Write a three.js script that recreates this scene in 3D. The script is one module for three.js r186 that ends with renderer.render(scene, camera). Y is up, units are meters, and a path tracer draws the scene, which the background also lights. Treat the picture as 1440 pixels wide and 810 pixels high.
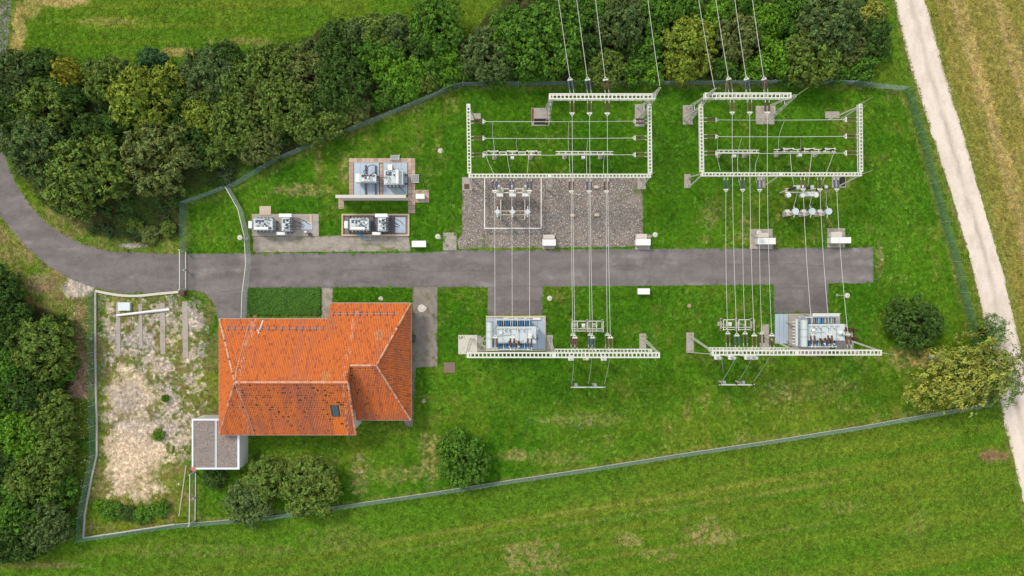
import * as THREE from 'three';
import { mergeGeometries } from 'three/addons/utils/BufferGeometryUtils.js';
import { RoundedBoxGeometry } from 'three/addons/geometries/RoundedBoxGeometry.js';

// ---------------------------------------------------------------- camera, sky, sun, exposure
const scene = new THREE.Scene();
const HC = 96;                                   // flying height of the drone, metres
const camera = new THREE.PerspectiveCamera(2 * Math.atan(40.5 / HC) * 180 / Math.PI, 16 / 9, 0.5, 3000);
camera.position.set(0, HC, 0);
camera.up.set(0, 0, -1);
camera.lookAt(0, 0, 0);
scene.add(camera);
const sunDir = new THREE.Vector3(-0.50, 0.80, -0.52).normalize();
{ // bright overcast sky: CIE overcast luminance with soft cloud mottling
  const w = 128, h = 64, d = new Float32Array(w * h * 4);
  for (let j = 0; j < h; j++) for (let i = 0; i < w; i++) {
    const el = (j + 0.5) / h * Math.PI - Math.PI / 2, az = (i + 0.5) / w * Math.PI * 2;
    const s = Math.max(0, Math.sin(el));
    const cloud = 1 + 0.06 * Math.sin(az * 5 + 3 * s) * Math.sin(el * 9 + 1.3 * Math.sin(az * 3));
    const L = 0.62 * (1 + 2 * s) / 3 * cloud, k = (j * w + i) * 4;
    d[k] = L * 0.96; d[k + 1] = L * 1.0; d[k + 2] = L * 1.07; d[k + 3] = 1;
  }
  const t = new THREE.DataTexture(d, w, h, THREE.RGBAFormat, THREE.FloatType);
  t.mapping = THREE.EquirectangularReflectionMapping; t.magFilter = t.minFilter = THREE.LinearFilter; t.needsUpdate = true;
  scene.background = t; scene.environment = t;
}
const sun = new THREE.DirectionalLight(0xfff1de, 1.5);
sun.position.copy(sunDir).multiplyScalar(150);
sun.castShadow = true; sun.shadow.radius = 26; sun.shadow.mapSize.set(4096, 4096);
Object.assign(sun.shadow.camera, { left: -100, right: 100, top: 80, bottom: -80, near: 1, far: 400 });
scene.add(sun); scene.add(sun.target);
const renderer = new THREE.WebGLRenderer({ antialias: true });
renderer.setSize(1024, 576);
renderer.toneMapping = THREE.LinearToneMapping;
renderer.toneMappingExposure = 1.85;
renderer.shadowMap.enabled = true;

// ---------------------------------------------------------------- helpers
function rng(seed) { let a = seed >>> 0; return () => { a = (a + 0x6D2B79F5) >>> 0; let t = Math.imul(a ^ (a >>> 15), 1 | a); t = (t + Math.imul(t ^ (t >>> 7), 61 | t)) ^ t; return ((t ^ (t >>> 14)) >>> 0) / 4294967296; }; }
const R0 = rng(7);
const NP = new Float32Array(65536); { const r = rng(99); for (let i = 0; i < 65536; i++) NP[i] = r(); }
function vn(x, y) {
  const xi = Math.floor(x), yi = Math.floor(y), fx = x - xi, fy = y - yi;
  const u = fx * fx * (3 - 2 * fx), v = fy * fy * (3 - 2 * fy);
  const a = (xi & 255) + ((yi & 255) << 8), b = ((xi + 1) & 255) + ((yi & 255) << 8), c = (xi & 255) + (((yi + 1) & 255) << 8), d = ((xi + 1) & 255) + (((yi + 1) & 255) << 8);
  return (NP[a] * (1 - u) + NP[b] * u) * (1 - v) + (NP[c] * (1 - u) + NP[d] * u) * v;
}
const fbm = (x, y, o = 4) => { let s = 0, a = 0.5, t = 0; for (let i = 0; i < o; i++) { s += a * vn(x, y); t += a; a *= 0.5; x = x * 2.03 + 17.1; y = y * 2.03 + 5.7; } return s / t; };
const clamp = (x, a = 0, b = 1) => Math.min(b, Math.max(a, x));
const sstep = (a, b, x) => { const t = clamp((x - a) / (b - a)); return t * t * (3 - 2 * t); };
const mixc = (c, d, t) => [c[0] + (d[0] - c[0]) * t, c[1] + (d[1] - c[1]) * t, c[2] + (d[2] - c[2]) * t];
const toS = v => { v = clamp(v); return Math.round(255 * (v <= 0.0031308 ? v * 12.92 : 1.055 * Math.pow(v, 1 / 2.4) - 0.055)); };
// survey grid: decimetres with the origin at (720, 405); P gives the point of height h seen over a grid position from the flying height
const gx = u => (u - 720) * 0.1, gz = v => (v - 405) * 0.1;
const P = (u, v, h = 0) => new THREE.Vector3(gx(u) * (HC - h) / HC, h, gz(v) * (HC - h) / HC);
const V = (x, y, z) => new THREE.Vector3(x, y, z);
function sd(poly, u, v) {                         // signed distance to a polygon, negative inside
  let d = Infinity, inside = false;
  for (let i = 0, j = poly.length - 1; i < poly.length; j = i++) {
    const a = poly[i], b = poly[j], ex = b[0] - a[0], ey = b[1] - a[1], wx = u - a[0], wy = v - a[1];
    const t = clamp((wx * ex + wy * ey) / (ex * ex + ey * ey)), dx = wx - ex * t, dy = wy - ey * t;
    d = Math.min(d, dx * dx + dy * dy);
    if ((a[1] > v) !== (b[1] > v) && u < (b[0] - a[0]) * (v - a[1]) / (b[1] - a[1]) + a[0]) inside = !inside;
  }
  return (inside ? -1 : 1) * Math.sqrt(d);
}
function dline(line, u, v) { let d = Infinity; for (let i = 0; i + 1 < line.length; i++) { const a = line[i], b = line[i + 1], ex = b[0] - a[0], ey = b[1] - a[1], wx = u - a[0], wy = v - a[1], t = clamp((wx * ex + wy * ey) / (ex * ex + ey * ey)); d = Math.min(d, Math.hypot(wx - ex * t, wy - ey * t)); } return d; }
const taken = {};
function numbered(n) { if (!(n in taken)) { taken[n] = 0; return n; } taken[n]++; return n + '_' + String(taken[n]).padStart(3, '0'); }
function finish(m) { m.castShadow = true; m.receiveShadow = true; return m; }
function mesh(name, geo, mat, parent) { const m = finish(new THREE.Mesh(Array.isArray(geo) ? merge(geo) : geo, mat)); m.name = name; if (parent) parent.add(m); return m; }
function merge(list) { return list.length === 1 ? list[0] : mergeGeometries(list.map(g => { const q = g.index ? g.toNonIndexed() : g; for (const k of Object.keys(q.attributes)) if (!['position', 'normal', 'uv'].includes(k)) q.deleteAttribute(k); return q; })); }
function tag(o, label, category, group) { o.userData.label = label; o.userData.category = category; if (group) o.userData.group = group; return o; }
function thing(name, label, category, pos, group) { const g = new THREE.Group(); g.name = numbered(name); if (pos) g.position.copy(pos); tag(g, label, category, group); scene.add(g); return g; }
function lone(name, geo, mat, label, category, group) { const m = mesh(numbered(name), geo, mat); scene.add(m); return tag(m, label, category, group); }
function copyOf(o, label, group) { const c = o.clone(); c.name = numbered(o.name.replace(/_\d{3}$/, '')); c.userData = { ...o.userData }; if (label) c.userData.label = label; if (group) c.userData.group = group; scene.add(c); return c; }
function structure(name, geo, mat) { const m = mesh(name, geo, mat); m.userData.kind = 'structure'; scene.add(m); return m; }
const box = (w, h, d, x = 0, y = 0, z = 0) => new THREE.BoxGeometry(w, h, d).translate(x, y, z);     // centred
const bx = (x0, x1, y0, y1, z0, z1) => box(x1 - x0, y1 - y0, z1 - z0, (x0 + x1) / 2, (y0 + y1) / 2, (z0 + z1) / 2);
const rbx = (x0, x1, y0, y1, z0, z1, r = 0.04) => new RoundedBoxGeometry(x1 - x0, y1 - y0, z1 - z0, 2, r).translate((x0 + x1) / 2, (y0 + y1) / 2, (z0 + z1) / 2);
const _q = new THREE.Quaternion(), _m = new THREE.Matrix4();
function bar(a, b, w, h = w) { // box beam between two points
  const d = new THREE.Vector3().subVectors(b, a), L = d.length(); d.normalize();
  const up = Math.abs(d.y) > 0.97 ? V(0, 0, 1) : V(0, 1, 0), s = new THREE.Vector3().crossVectors(d, up).normalize(), t = new THREE.Vector3().crossVectors(s, d);
  const g = new THREE.BoxGeometry(L, h, w);
  _m.makeBasis(d, t, s).setPosition(a.x + d.x * L / 2, a.y + d.y * L / 2, a.z + d.z * L / 2);
  return g.applyMatrix4(_m);
}
const cyl = (r0, r1, h, x, y, z, n = 14) => new THREE.CylinderGeometry(r1, r0, h, n).translate(x, y + h / 2, z);   // stands on y
function rod(a, b, r0, r1 = r0, n = 8) {
  const d = new THREE.Vector3().subVectors(b, a), L = d.length();
  const g = new THREE.CylinderGeometry(r1, r0, L, n);
  _q.setFromUnitVectors(V(0, 1, 0), d.normalize());
  return g.applyQuaternion(_q).translate((a.x + b.x) / 2, (a.y + b.y) / 2, (a.z + b.z) / 2);
}
const tube = (pts, r, seg = 16, n = 6) => new THREE.TubeGeometry(new THREE.CatmullRomCurve3(pts), seg, r, n);
function insulatorGeo(L, r, sheds, core = 0.45) { // ribbed porcelain column, stands on y = 0
  const p = [new THREE.Vector2(0.001, 0), new THREE.Vector2(r * core, 0)];
  for (let i = 0; i < sheds; i++) { const y = L * (i + 0.2) / sheds, s = L / sheds; p.push(new THREE.Vector2(r * core, y), new THREE.Vector2(r, y + s * 0.25), new THREE.Vector2(r * core, y + s * 0.6)); }
  p.push(new THREE.Vector2(r * core, L), new THREE.Vector2(0.001, L));
  return new THREE.LatheGeometry(p, 10);
}
// procedural textures
function dataTex(w, h, f) {
  const d = new Uint8Array(w * h * 4);
  for (let j = 0; j < h; j++) for (let i = 0; i < w; i++) { const c = f(i, j), k = (j * w + i) * 4; d[k] = toS(c[0]); d[k + 1] = toS(c[1]); d[k + 2] = toS(c[2]); d[k + 3] = 255; }
  const t = new THREE.DataTexture(d, w, h); t.colorSpace = THREE.SRGBColorSpace; t.magFilter = THREE.LinearFilter; t.minFilter = THREE.LinearMipmapLinearFilter; t.generateMipmaps = true; t.wrapS = t.wrapT = THREE.RepeatWrapping; t.needsUpdate = true; return t;
}
const hash = (() => { const r = rng(1234), a = new Float32Array(1 << 16); for (let i = 0; i < a.length; i++) a[i] = r(); return (x, y) => a[((x * 73856093) ^ (y * 19349663)) & 65535]; })();
const M = {};
const std = (r, g, b, rough = 0.7, metal = 0, extra = {}) => new THREE.MeshStandardMaterial({ color: new THREE.Color().setRGB(r, g, b), roughness: rough, metalness: metal, ...extra });
const matte = (o = {}) => new THREE.MeshPhysicalMaterial({ roughness: 1, specularIntensity: 0.12, ...o });
const mottle = (c, amt, sc, seed) => dataTex(256, 256, (i, j) => { const n = 1 + amt * ((fbm((i + seed) * sc, j * sc, 4) - 0.5) * 2 + (hash(i + seed, j) - 0.5) * 0.7); return [c[0] * n, c[1] * n, c[2] * n]; });
M.galv = std(0.62, 0.62, 0.56, 0.55, 0.15, { map: mottle([1, 1, 0.97], 0.14, 0.06, 3) });
M.galv.color.setRGB(0.60, 0.61, 0.55);
M.wire = std(0.62, 0.63, 0.58, 0.5, 0.2);
M.white = std(0.68, 0.69, 0.68, 0.5);
M.paint = std(0.49, 0.56, 0.58, 0.5, 0, { map: mottle([1, 1, 1], 0.16, 0.05, 8) });
M.blue = std(0.05, 0.20, 0.42, 0.45);
M.fin = std(0.45, 0.52, 0.54, 0.5);
M.dark = std(0.06, 0.065, 0.07, 0.6);
M.grey = std(0.30, 0.33, 0.34, 0.55);
M.brown = std(0.095, 0.042, 0.028, 0.3);
M.slate = std(0.07, 0.08, 0.13, 0.3);
M.bottle = std(0.04, 0.09, 0.085, 0.3);
M.khaki = std(0.12, 0.10, 0.04, 0.35);
M.porcelain = std(0.72, 0.72, 0.72, 0.3);
M.rust = std(0.10, 0.05, 0.035, 0.9);
M.concrete = std(0.42, 0.39, 0.36, 0.9, 0, { map: mottle([1, 0.98, 0.96], 0.32, 0.05, 21) });
M.concrete.color.setRGB(0.35, 0.315, 0.29);
M.pale = std(0.55, 0.52, 0.48, 0.9, 0, { map: mottle([1, 0.98, 0.95], 0.3, 0.06, 40) });
M.paver = std(0.40, 0.29, 0.24, 0.9, 0, { map: mottle([1, 0.97, 0.95], 0.35, 0.11, 61) });
M.panel = std(0.36, 0.44, 0.53, 0.45, 0.1, { map: mottle([1, 1, 1], 0.16, 0.04, 70) });
M.yellowrim = std(0.52, 0.44, 0.27, 0.7);
M.plaster = std(0.66, 0.66, 0.64, 0.9, 0, { map: mottle([1, 1, 0.99], 0.1, 0.03, 80) });
M.fence = std(0.15, 0.30, 0.23, 0.5, 0.2);
M.fencegrey = std(0.26, 0.38, 0.34, 0.5, 0.3);
M.post = std(0.5, 0.56, 0.54, 0.5, 0.3);
M.bark = std(0.09, 0.07, 0.05, 0.95);
M.pitblack = std(0.022, 0.018, 0.016, 1);
M.glass = new THREE.MeshPhysicalMaterial({ color: new THREE.Color().setRGB(0.02, 0.06, 0.08), roughness: 0.08, metalness: 0, clearcoat: 1 });

// ---------------------------------------------------------------- plan outlines on the survey grid
const lawnPoly = [[262, 286], [330, 265], [453, 201], [602, 140], [649, 122], [900, 119], [1060, 119], [1195, 119], [1270, 127], [1302, 234], [1340, 368], [1388, 567], [1160, 607], [957, 638], [679, 685], [475, 712], [300, 733], [276, 735], [272, 660], [300, 640], [300, 420], [262, 408]];
const yardPoly = [[137, 411], [170, 415], [250, 411], [290, 420], [306, 440], [310, 588], [300, 640], [272, 660], [274, 735], [246, 737], [118, 756], [120, 722], [137, 638], [137, 597], [135, 540]];
const trackC = [[1265, -140], [1279, 0], [1302, 90], [1330, 180], [1360, 280], [1388, 375], [1405, 450], [1424, 545], [1455, 680], [1490, 860]];
const roadPoly = [[-4, 110], [-2, 140], [1, 172], [5, 205], [12, 234], [26, 264], [47, 295], [70, 318], [100, 336], [130, 348], [160, 354], [250, 357], [400, 356], [600, 355], [640, 352], [900, 350], [1060, 349], [1228, 348], [1228, 398], [1165, 398.5], [1165, 440], [1088, 440], [1088, 400], [905, 402], [763, 403], [763, 443], [686, 443], [686, 404], [560, 404], [352, 405], [348, 412], [347, 452], [306, 452], [304, 436], [298, 421], [288, 412], [272, 408], [250, 409], [215, 412], [170, 412], [130, 404], [95, 391], [65, 372], [40, 350], [15, 322], [-8, 292], [-28, 250], [-40, 205], [-46, 165], [-48, 110]];
const gravelPoly = [[650, 249], [904, 249], [904, 345], [880, 347], [645, 350], [643, 338], [650, 330]];
const stripPoly = [[356, 333], [447, 332], [480, 331], [574, 331], [578, 353], [356, 355]];
const pathPoly = [[580, 404], [615, 404], [615, 515], [585, 517], [580, 600], [568, 600], [570, 440], [580, 438]];
const path2Poly = [[452, 405], [468, 405], [468, 450], [452, 450]];
const beltTop = [[-80, 76], [30, 72], [120, 82], [230, 92], [330, 68], [420, 66], [455, 40], [560, 30], [640, 22], [650, 60], [700, 10], [760, -60], [1200, -60], [1240, 10], [1248, 60], [1205, 108], [1050, 114], [650, 116], [600, 134], [453, 195], [330, 258], [262, 276], [255, 330], [200, 345], [130, 330], [60, 285], [25, 240], [0, 190], [-80, 190]];
const beltLeft = [[-80, 350], [0, 372], [30, 420], [75, 440], [105, 480], [100, 560], [95, 640], [100, 700], [90, 760], [20, 790], [-80, 800]];
const hardPolys = [roadPoly, gravelPoly, stripPoly, pathPoly, path2Poly];

// ground colour (albedo, linear) at a survey position: kinds of turf, dry patches, bare soil, mowing swaths
const C = { lawn: [0.044, 0.138, 0.006], lawn2: [0.070, 0.178, 0.009], yel: [0.155, 0.200, 0.020], dry: [0.24, 0.19, 0.085], meadow: [0.084, 0.166, 0.013], soil: [0.33, 0.225, 0.155], sand: [0.54, 0.42, 0.285], ash: [0.33, 0.29, 0.26], olive: [0.222, 0.208, 0.046], tan: [0.400, 0.320, 0.115], litter: [0.055, 0.060, 0.022], weed: [0.045, 0.115, 0.012] };
const ell = (u, v, cx, cy, rx, ry, n) => 1 - sstep(0.55, 1.15, Math.hypot((u - cx) / rx, (v - cy) / ry) + (n - 0.5) * 1.1);
function trackOff(u, v) { return dline(trackC, u, v); }
const rightOfTrack = (u, v) => { let x = trackC[0][0]; for (let i = 0; i + 1 < trackC.length; i++) if (v >= trackC[i][1] && v <= trackC[i + 1][1]) x = trackC[i][0] + (trackC[i + 1][0] - trackC[i][0]) * (v - trackC[i][1]) / (trackC[i + 1][1] - trackC[i][1]); if (v > 860) x = 1490 + (v - 860) * 0.2; return u - x; };
function ground(u, v) {
  const n1 = fbm(u / 60, v / 60, 4), n2 = fbm(u / 14 + 40, v / 14, 3), n3 = fbm(u / 180 + 9, v / 180 + 3, 3), n4 = vn(u / 3.1, v / 3.1);
  let c; let dens = 1;
  const rt = rightOfTrack(u, v);
  const dl = sd(lawnPoly, u, v), dy = sd(yardPoly, u, v);
  if (rt > 0) { // stubble field with swaths along the track
    const s = rt + (v - 300) * 0.0;
    const sw = 0.5 + 0.5 * Math.sin(s / 9 + (n1 - 0.5) * 2.2), sw2 = vn(s / 4.5, v / 160);
    c = mixc(C.olive, C.tan, clamp(0.62 * sw * sw + 0.75 * (sw2 - 0.45) + 0.7 * (n2 - 0.5)));
    c = mixc(c, [0.150, 0.175, 0.028], clamp(0.06 + 0.9 * (n3 - 0.45) + 0.5 * (n1 - 0.5)));
    const line = Math.max(1 - Math.abs(s - 62 - (n1 - .5) * 9) / 7, 1 - Math.abs(s - 120 - (n1 - .5) * 9) / 6, 1 - Math.abs(s - 165) / 8);
    if (line > 0) c = mixc(c, [0.42, 0.32, 0.15], line * 0.6 * clamp(n2 * 2 - 0.2));
    c = mixc(c, C.meadow, clamp(1.3 - rt / 30) * 0.9);
  } else if (dy < 0) {
    const g = clamp((n2 - 0.5) * 2.6 + (n1 - 0.5) * 2.0 + 0.50 + (fbm(u / 4, v / 4, 2) - 0.5) * 2.6);
    let base = mixc(C.ash, C.sand, clamp((n1 - 0.45) * 2.5 + 0.25 + sstep(560, 640, v) * 0.6 - sstep(250, 290, u) * 0.3));
    base = mixc(base, [0.66, 0.57, 0.46], clamp((n4 - 0.62) * 1.8)); base = mixc(base, [0.24, 0.20, 0.16], clamp((0.36 - vn(u / 2.3 + 8, v / 2.3)) * 2.4));
    const wet = ell(u, v, 178, 560, 26, 30, n2); base = mixc(base, [0.32, 0.29, 0.27], wet * 0.55);
    const bare = Math.max(ell(u, v, 185, 640, 42, 74, n2), ell(u, v, 180, 560, 44, 44, n2) * 0.9, ell(u, v, 226, 517, 22, 12, n2));
    const hem = sstep(-26, -2, dy + (n2 - 0.5) * 22);
    let gr = clamp(g * (1 - bare * 0.93) + hem * 0.75 + sstep(690, 720, v) * 1.0 + sstep(222, 258, u) * sstep(600, 680, v) * 0.9 + sstep(268, 300, u) * 0.35);
    const gc = mixc(mixc(C.lawn, C.yel, clamp((n1 - 0.35) * 2.2)), C.dry, clamp((n2 - 0.38) * 1.8));
    c = mixc(base, gc, gr); dens = gr * 0.9;
  } else if (dl < 0) {
    c = mixc(C.lawn, C.lawn2, clamp((n1 - 0.35) * 2.3));
    c = mixc(c, C.yel, clamp((n3 - 0.50) * 2.2 + (n2 - 0.5) * 0.9 + sstep(470, 620, v) * 0.42) * 0.62);
    let dr = Math.max(ell(u, v, 430, 268, 52, 9, n2) * 0.6, ell(u, v, 448, 232, 5, 40, n2) * 0.5, ell(u, v, 485, 240, 10, 26, n2) * 0.5, ell(u, v, 1292, 505, 52, 17, n2) * 0.85, ell(u, v, 1150, 545, 75, 14, n2) * 0.22, ell(u, v, 820, 590, 60, 12, n2) * 0.3, ell(u, v, 605, 640, 16, 40, n2) * 0.65, ell(u, v, 560, 668, 46, 15, n2) * 0.5, ell(u, v, 720, 640, 26, 10, n2) * 0.55, ell(u, v, 780, 645, 40, 14, n2) * 0.3, ell(u, v, 505, 665, 16, 34, n2) * 0.5, ell(u, v, 1105, 556, 40, 10, n2) * 0.3, ell(u, v, 420, 648, 60, 10, n2) * 0.45, ell(u, v, 1236, 372, 6, 34, n2) * 0.5, ell(u, v, 1000, 300, 16, 20, n2) * 0.35, ell(u, v, 1050, 312, 14, 12, n2) * 0.4);
    const hem = sstep(-9, -1, dl + (n2 - 0.5) * 8); dr *= 0.25 + 1.1 * clamp((fbm(u / 3.6 + 60, v / 3.6, 3) - 0.34) * 3.0); dr = Math.max(dr, hem * 0.3, clamp((n2 - 0.64) * 3) * clamp((n3 - 0.4) * 2));
    c = mixc(c, mixc(C.dry, C.tan, n4), dr * 0.8); dens = 1 - dr * 0.45;
  } else {
    c = mixc(C.meadow, C.lawn2, clamp((n1 - 0.45) * 2.2));
    c = mixc(c, C.yel, clamp((n3 - 0.42) * 2.0 + (n2 - 0.5) * 0.8) * 0.6);
    if (v > 560) { // mown meadow: swaths parallel to the fence
      const s = v + (u - 700) * 0.158 - 690, sw = vn(s / 9, u / 420 + 3), sw2 = vn(s / 3.4 + 50, u / 260);
      c = mixc(c, C.yel, clamp((sw - 0.5) * 1.5 + (sw2 - 0.5) * 0.8) * 0.6); c = mixc(c, C.lawn2, clamp((0.42 - sw) * 1.8));
      const l = Math.max(1 - Math.abs(s - 46) / 4, 1 - Math.abs(s - 63) / 4.5, 1 - Math.abs(s - 118) / 4) * sstep(380, 560, u) * (1 - sstep(1120, 1240, u));
      if (l > 0) c = mixc(c, [0.22, 0.23, 0.055], l * 0.6 * clamp(n2 * 1.7 - 0.1));
      const gr = clamp((fbm(u / 3.6 + 60, v / 3.6, 3) - 0.34) * 3.2);
      c = mixc(c, [0.30, 0.255, 0.10], gr * Math.max(ell(u, v, 995, 752, 44, 22, n2), ell(u, v, 885, 760, 24, 14, n2) * .8, ell(u, v, 750, 785, 50, 26, n2) * .8, ell(u, v, 1180, 712, 40, 9, n2) * .4, ell(u, v, 925, 780, 26, 9, n2) * .6, ell(u, v, 300, 775, 160, 10, n2) * .3, ell(u, v, 480, 755, 60, 20, n2) * .3, ell(u, v, 1290, 740, 16, 24, n2) * .3) * 0.85);
      c = mixc(c, [0.23, 0.14, 0.085], ell(u, v, 1398, 641, 23, 9, n2) * 0.8);
      c = mixc(c, C.dry, ell(u, v, 60, 795, 60, 5, n2) * 0.5);
    } else if (v < 130 && u < 720) {
      c = mixc(c, C.lawn2, 0.35); c = mixc(c, C.yel, clamp((n3 - 0.4) * 1.6) * 0.7);
      const sw = vn((v + u * 0.02) / 7, u / 200); c = mixc(c, C.yel, clamp((sw - 0.55) * 1.6));
      c = mixc(c, C.tan, Math.max(ell(u, v, 85, 1, 50, 9, n2), ell(u, v, 26, 45, 12, 48, n2) * 0.9, ell(u, v, 150, 30, 60, 6, n2) * 0.35, ell(u, v, 245, 74, 30, 7, n2) * 0.7, ell(u, v, 340, 58, 40, 7, n2) * 0.45, ell(u, v, 40, 12, 22, 20, n2) * 0.6) * 0.85);
    } else if (u < 330 && v > 290) {
      c = mixc(c, C.dry, clamp(0.42 + (n2 - 0.5) * 1.6) * (1 - sstep(110, 150, u) * 0.6));
      c = mixc(c, C.soil, Math.max(ell(u, v, 108, 580, 17, 130, n2), ell(u, v, 60, 400, 26, 14, n2) * 0.45)); 
      c = mixc(c, [0.48, 0.43, 0.37], Math.max(ell(u, v, 108, 405, 22, 16, n2), ell(u, v, 185, 345, 24, 4, n2)) * 0.9);
      dens = 0.5 + 0.5 * n2;
    }
    const b = Math.min(sd(beltTop, u, v), sd(beltLeft, u, v)) + (n2 - 0.5) * 14;
    if (b < 6) { const k = 1 - sstep(-6, 6, b); c = mixc(c, mixc(C.litter, C.weed, clamp((n1 - 0.35) * 2)), k); dens = dens * (1 - k) + k * 0.6; }
    const te = trackOff(u, v) - 22; if (te < 8) { c = mixc(c, C.dry, clamp(0.55 - te / 14) * clamp(n2 * 1.8 - 0.3)); }
  }
  const f = 0.58 + 0.5 * n4 + 0.34 * vn(u / 1.6 + 31, v / 1.6); // grain of single plants
  return [c[0] * f, c[1] * f, c[2] * f, dens];
}
// ---------------------------------------------------------------- ground sheets
{
  const U0 = -160, U1 = 1600, V0 = -90, V1 = 900;        // 176 m x 99 m surveyed in detail
  const TW = 2048, TH = 1152;
  const tex = dataTex(TW, TH, (i, j) => { const u = U0 + (i + 0.5) / TW * (U1 - U0), v = V0 + (j + 0.5) / TH * (V1 - V0); const c = ground(u, v), h = 0.62 + 0.76 * hash(i, j); return [c[0] * h, c[1] * h, c[2] * h]; });
  const g = new THREE.PlaneGeometry(176, 99, 1, 1).rotateX(-Math.PI / 2), p = g.attributes.position, uv = g.attributes.uv;
  for (let i = 0; i < p.count; i++) uv.setXY(i, (p.getX(i) * 10 + 720 - U0) / (U1 - U0), (p.getZ(i) * 10 + 405 - V0) / (V1 - V0));
  structure('site_ground', g, matte({ map: tex }));
  // open meadow as far as the horizon
  const far = dataTex(512, 512, (i, j) => { const tile = (f, s) => { const x = i / 512, y = j / 512; return f(x * s, y * s) * (1 - x) * (1 - y) + f((x - 1) * s + 512, y * s) * x * (1 - y) + f(x * s, (y - 1) * s + 512) * (1 - x) * y + f((x - 1) * s + 512, (y - 1) * s + 512) * x * y; }; const n = tile((a, b) => fbm(a, b, 4), 9), m = tile((a, b) => fbm(a + 40, b, 3), 40), c = mixc(mixc(C.meadow, C.lawn2, clamp((n - .4) * 2.5)), C.yel, clamp((m - .45) * 2)), h = .7 + .6 * hash(i, j); return [c[0] * h, c[1] * h, c[2] * h]; });
  const fg = new THREE.PlaneGeometry(1600, 1600).rotateX(-Math.PI / 2).translate(0, -0.03, 0), fu = fg.attributes.uv; for (let i = 0; i < fu.count; i++) fu.setXY(i, fu.getX(i) * 20, fu.getY(i) * 20);
  structure('ground', fg, matte({ map: far }));
}
function rough(poly, amp, step = 5) { // outline with a ragged edge
  const out = [];
  for (let i = 0; i < poly.length; i++) { const a = poly[i], b = poly[(i + 1) % poly.length], L = Math.hypot(b[0] - a[0], b[1] - a[1]), n = Math.max(1, Math.round(L / step));
    for (let k = 0; k < n; k++) { const t = k / n, u = a[0] + (b[0] - a[0]) * t, v = a[1] + (b[1] - a[1]) * t, o = (fbm(u / 7 + 3, v / 7 + 8, 3) - 0.5) * 2 * amp; out.push([u - (b[1] - a[1]) / L * o, v + (b[0] - a[0]) / L * o]); } }
  return out;
}
function sheetGeo(poly, y, fu) { // flat sheet; uv in metres unless fu is given
  const s = new THREE.Shape(poly.map(([u, v]) => new THREE.Vector2(gx(u), -gz(v))));
  const g = new THREE.ShapeGeometry(s); const p = g.attributes.position, uv = g.attributes.uv;
  for (let i = 0; i < p.count; i++) { const X = p.getX(i), Z = -p.getY(i); const q = fu ? fu(X, Z) : [X, Z]; uv.setXY(i, q[0], q[1]); }
  return g.rotateX(-Math.PI / 2).translate(0, y, 0);
}
{ // asphalt: aggregate grain, worn lanes, patches, cracks
  const X0 = -90, X1 = 55, Z0 = -32, Z1 = 8, TW = 2048, TH = 565;
  const cracks = [[[916, 350], [914, 362], [919, 372], [912, 384], [915, 392], [908, 402]], [[686, 404], [763, 403]], [[1088, 400], [1165, 399]], [[300, 412], [352, 405]], [[905, 377], [880, 372], [850, 376]], [[1020, 372], [1110, 371], [1160, 374]], [[700, 440], [712, 434], [722, 438], [735, 433]], [[480, 380], [620, 381], [686, 380]]];
  const t = dataTex(TW, TH, (i, j) => {
    const X = X0 + (i + .5) / TW * (X1 - X0), Z = Z0 + (j + .5) / TH * (Z1 - Z0), u = X * 10 + 720, v = Z * 10 + 405;
    let k = 0.140 * (0.86 + 0.5 * (fbm(u / 40, v / 11, 4) - 0.5) + 0.34 * (hash(i, j) - 0.5) + 0.26 * (fbm(u / 6, v / 6, 2) - 0.5) + 0.22 * (fbm(u / 130 + 9, v / 9, 3) - 0.5) + 0.14);
    for (const c of cracks) { const d = dline(c, u + (vn(u / 4, v / 4) - .5) * 3, v + (vn(u / 4 + 9, v / 4) - .5) * 3); if (d < 0.9) k *= 0.72 + 0.28 * d / 0.9; }
    const pale = clamp((fbm(u / 22 + 70, v / 10 + 4, 3) - 0.62) * 4); k *= 1 + pale * 0.35;
    if (u > 1200) k *= 1 + 0.12 * vn(u / 8, v / 8);
    if (v > 403 && u > 1080) k *= 0.86;
    return [k * 1.08, k * 0.98, k * 0.96];
  });
  structure('access_road', sheetGeo(rough(roadPoly, 1.1), 0.012, (X, Z) => [(X - X0) / (X1 - X0), (Z - Z0) / (Z1 - Z0)]), new THREE.MeshStandardMaterial({ map: t, roughness: 0.95 }));
  const far = std(0.2, 0.19, 0.19, 0.95, 0, { map: mottle([1, 1, 1], 0.25, 0.05, 5) });
  structure('lane', sheetGeo(rough([[-30, -140], [22, -140], [16, 0], [14, 30], [8, 78], [-4, 112], [-48, 112], [-42, 60], [-32, 0]], 1), 0.008), far);
}
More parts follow.
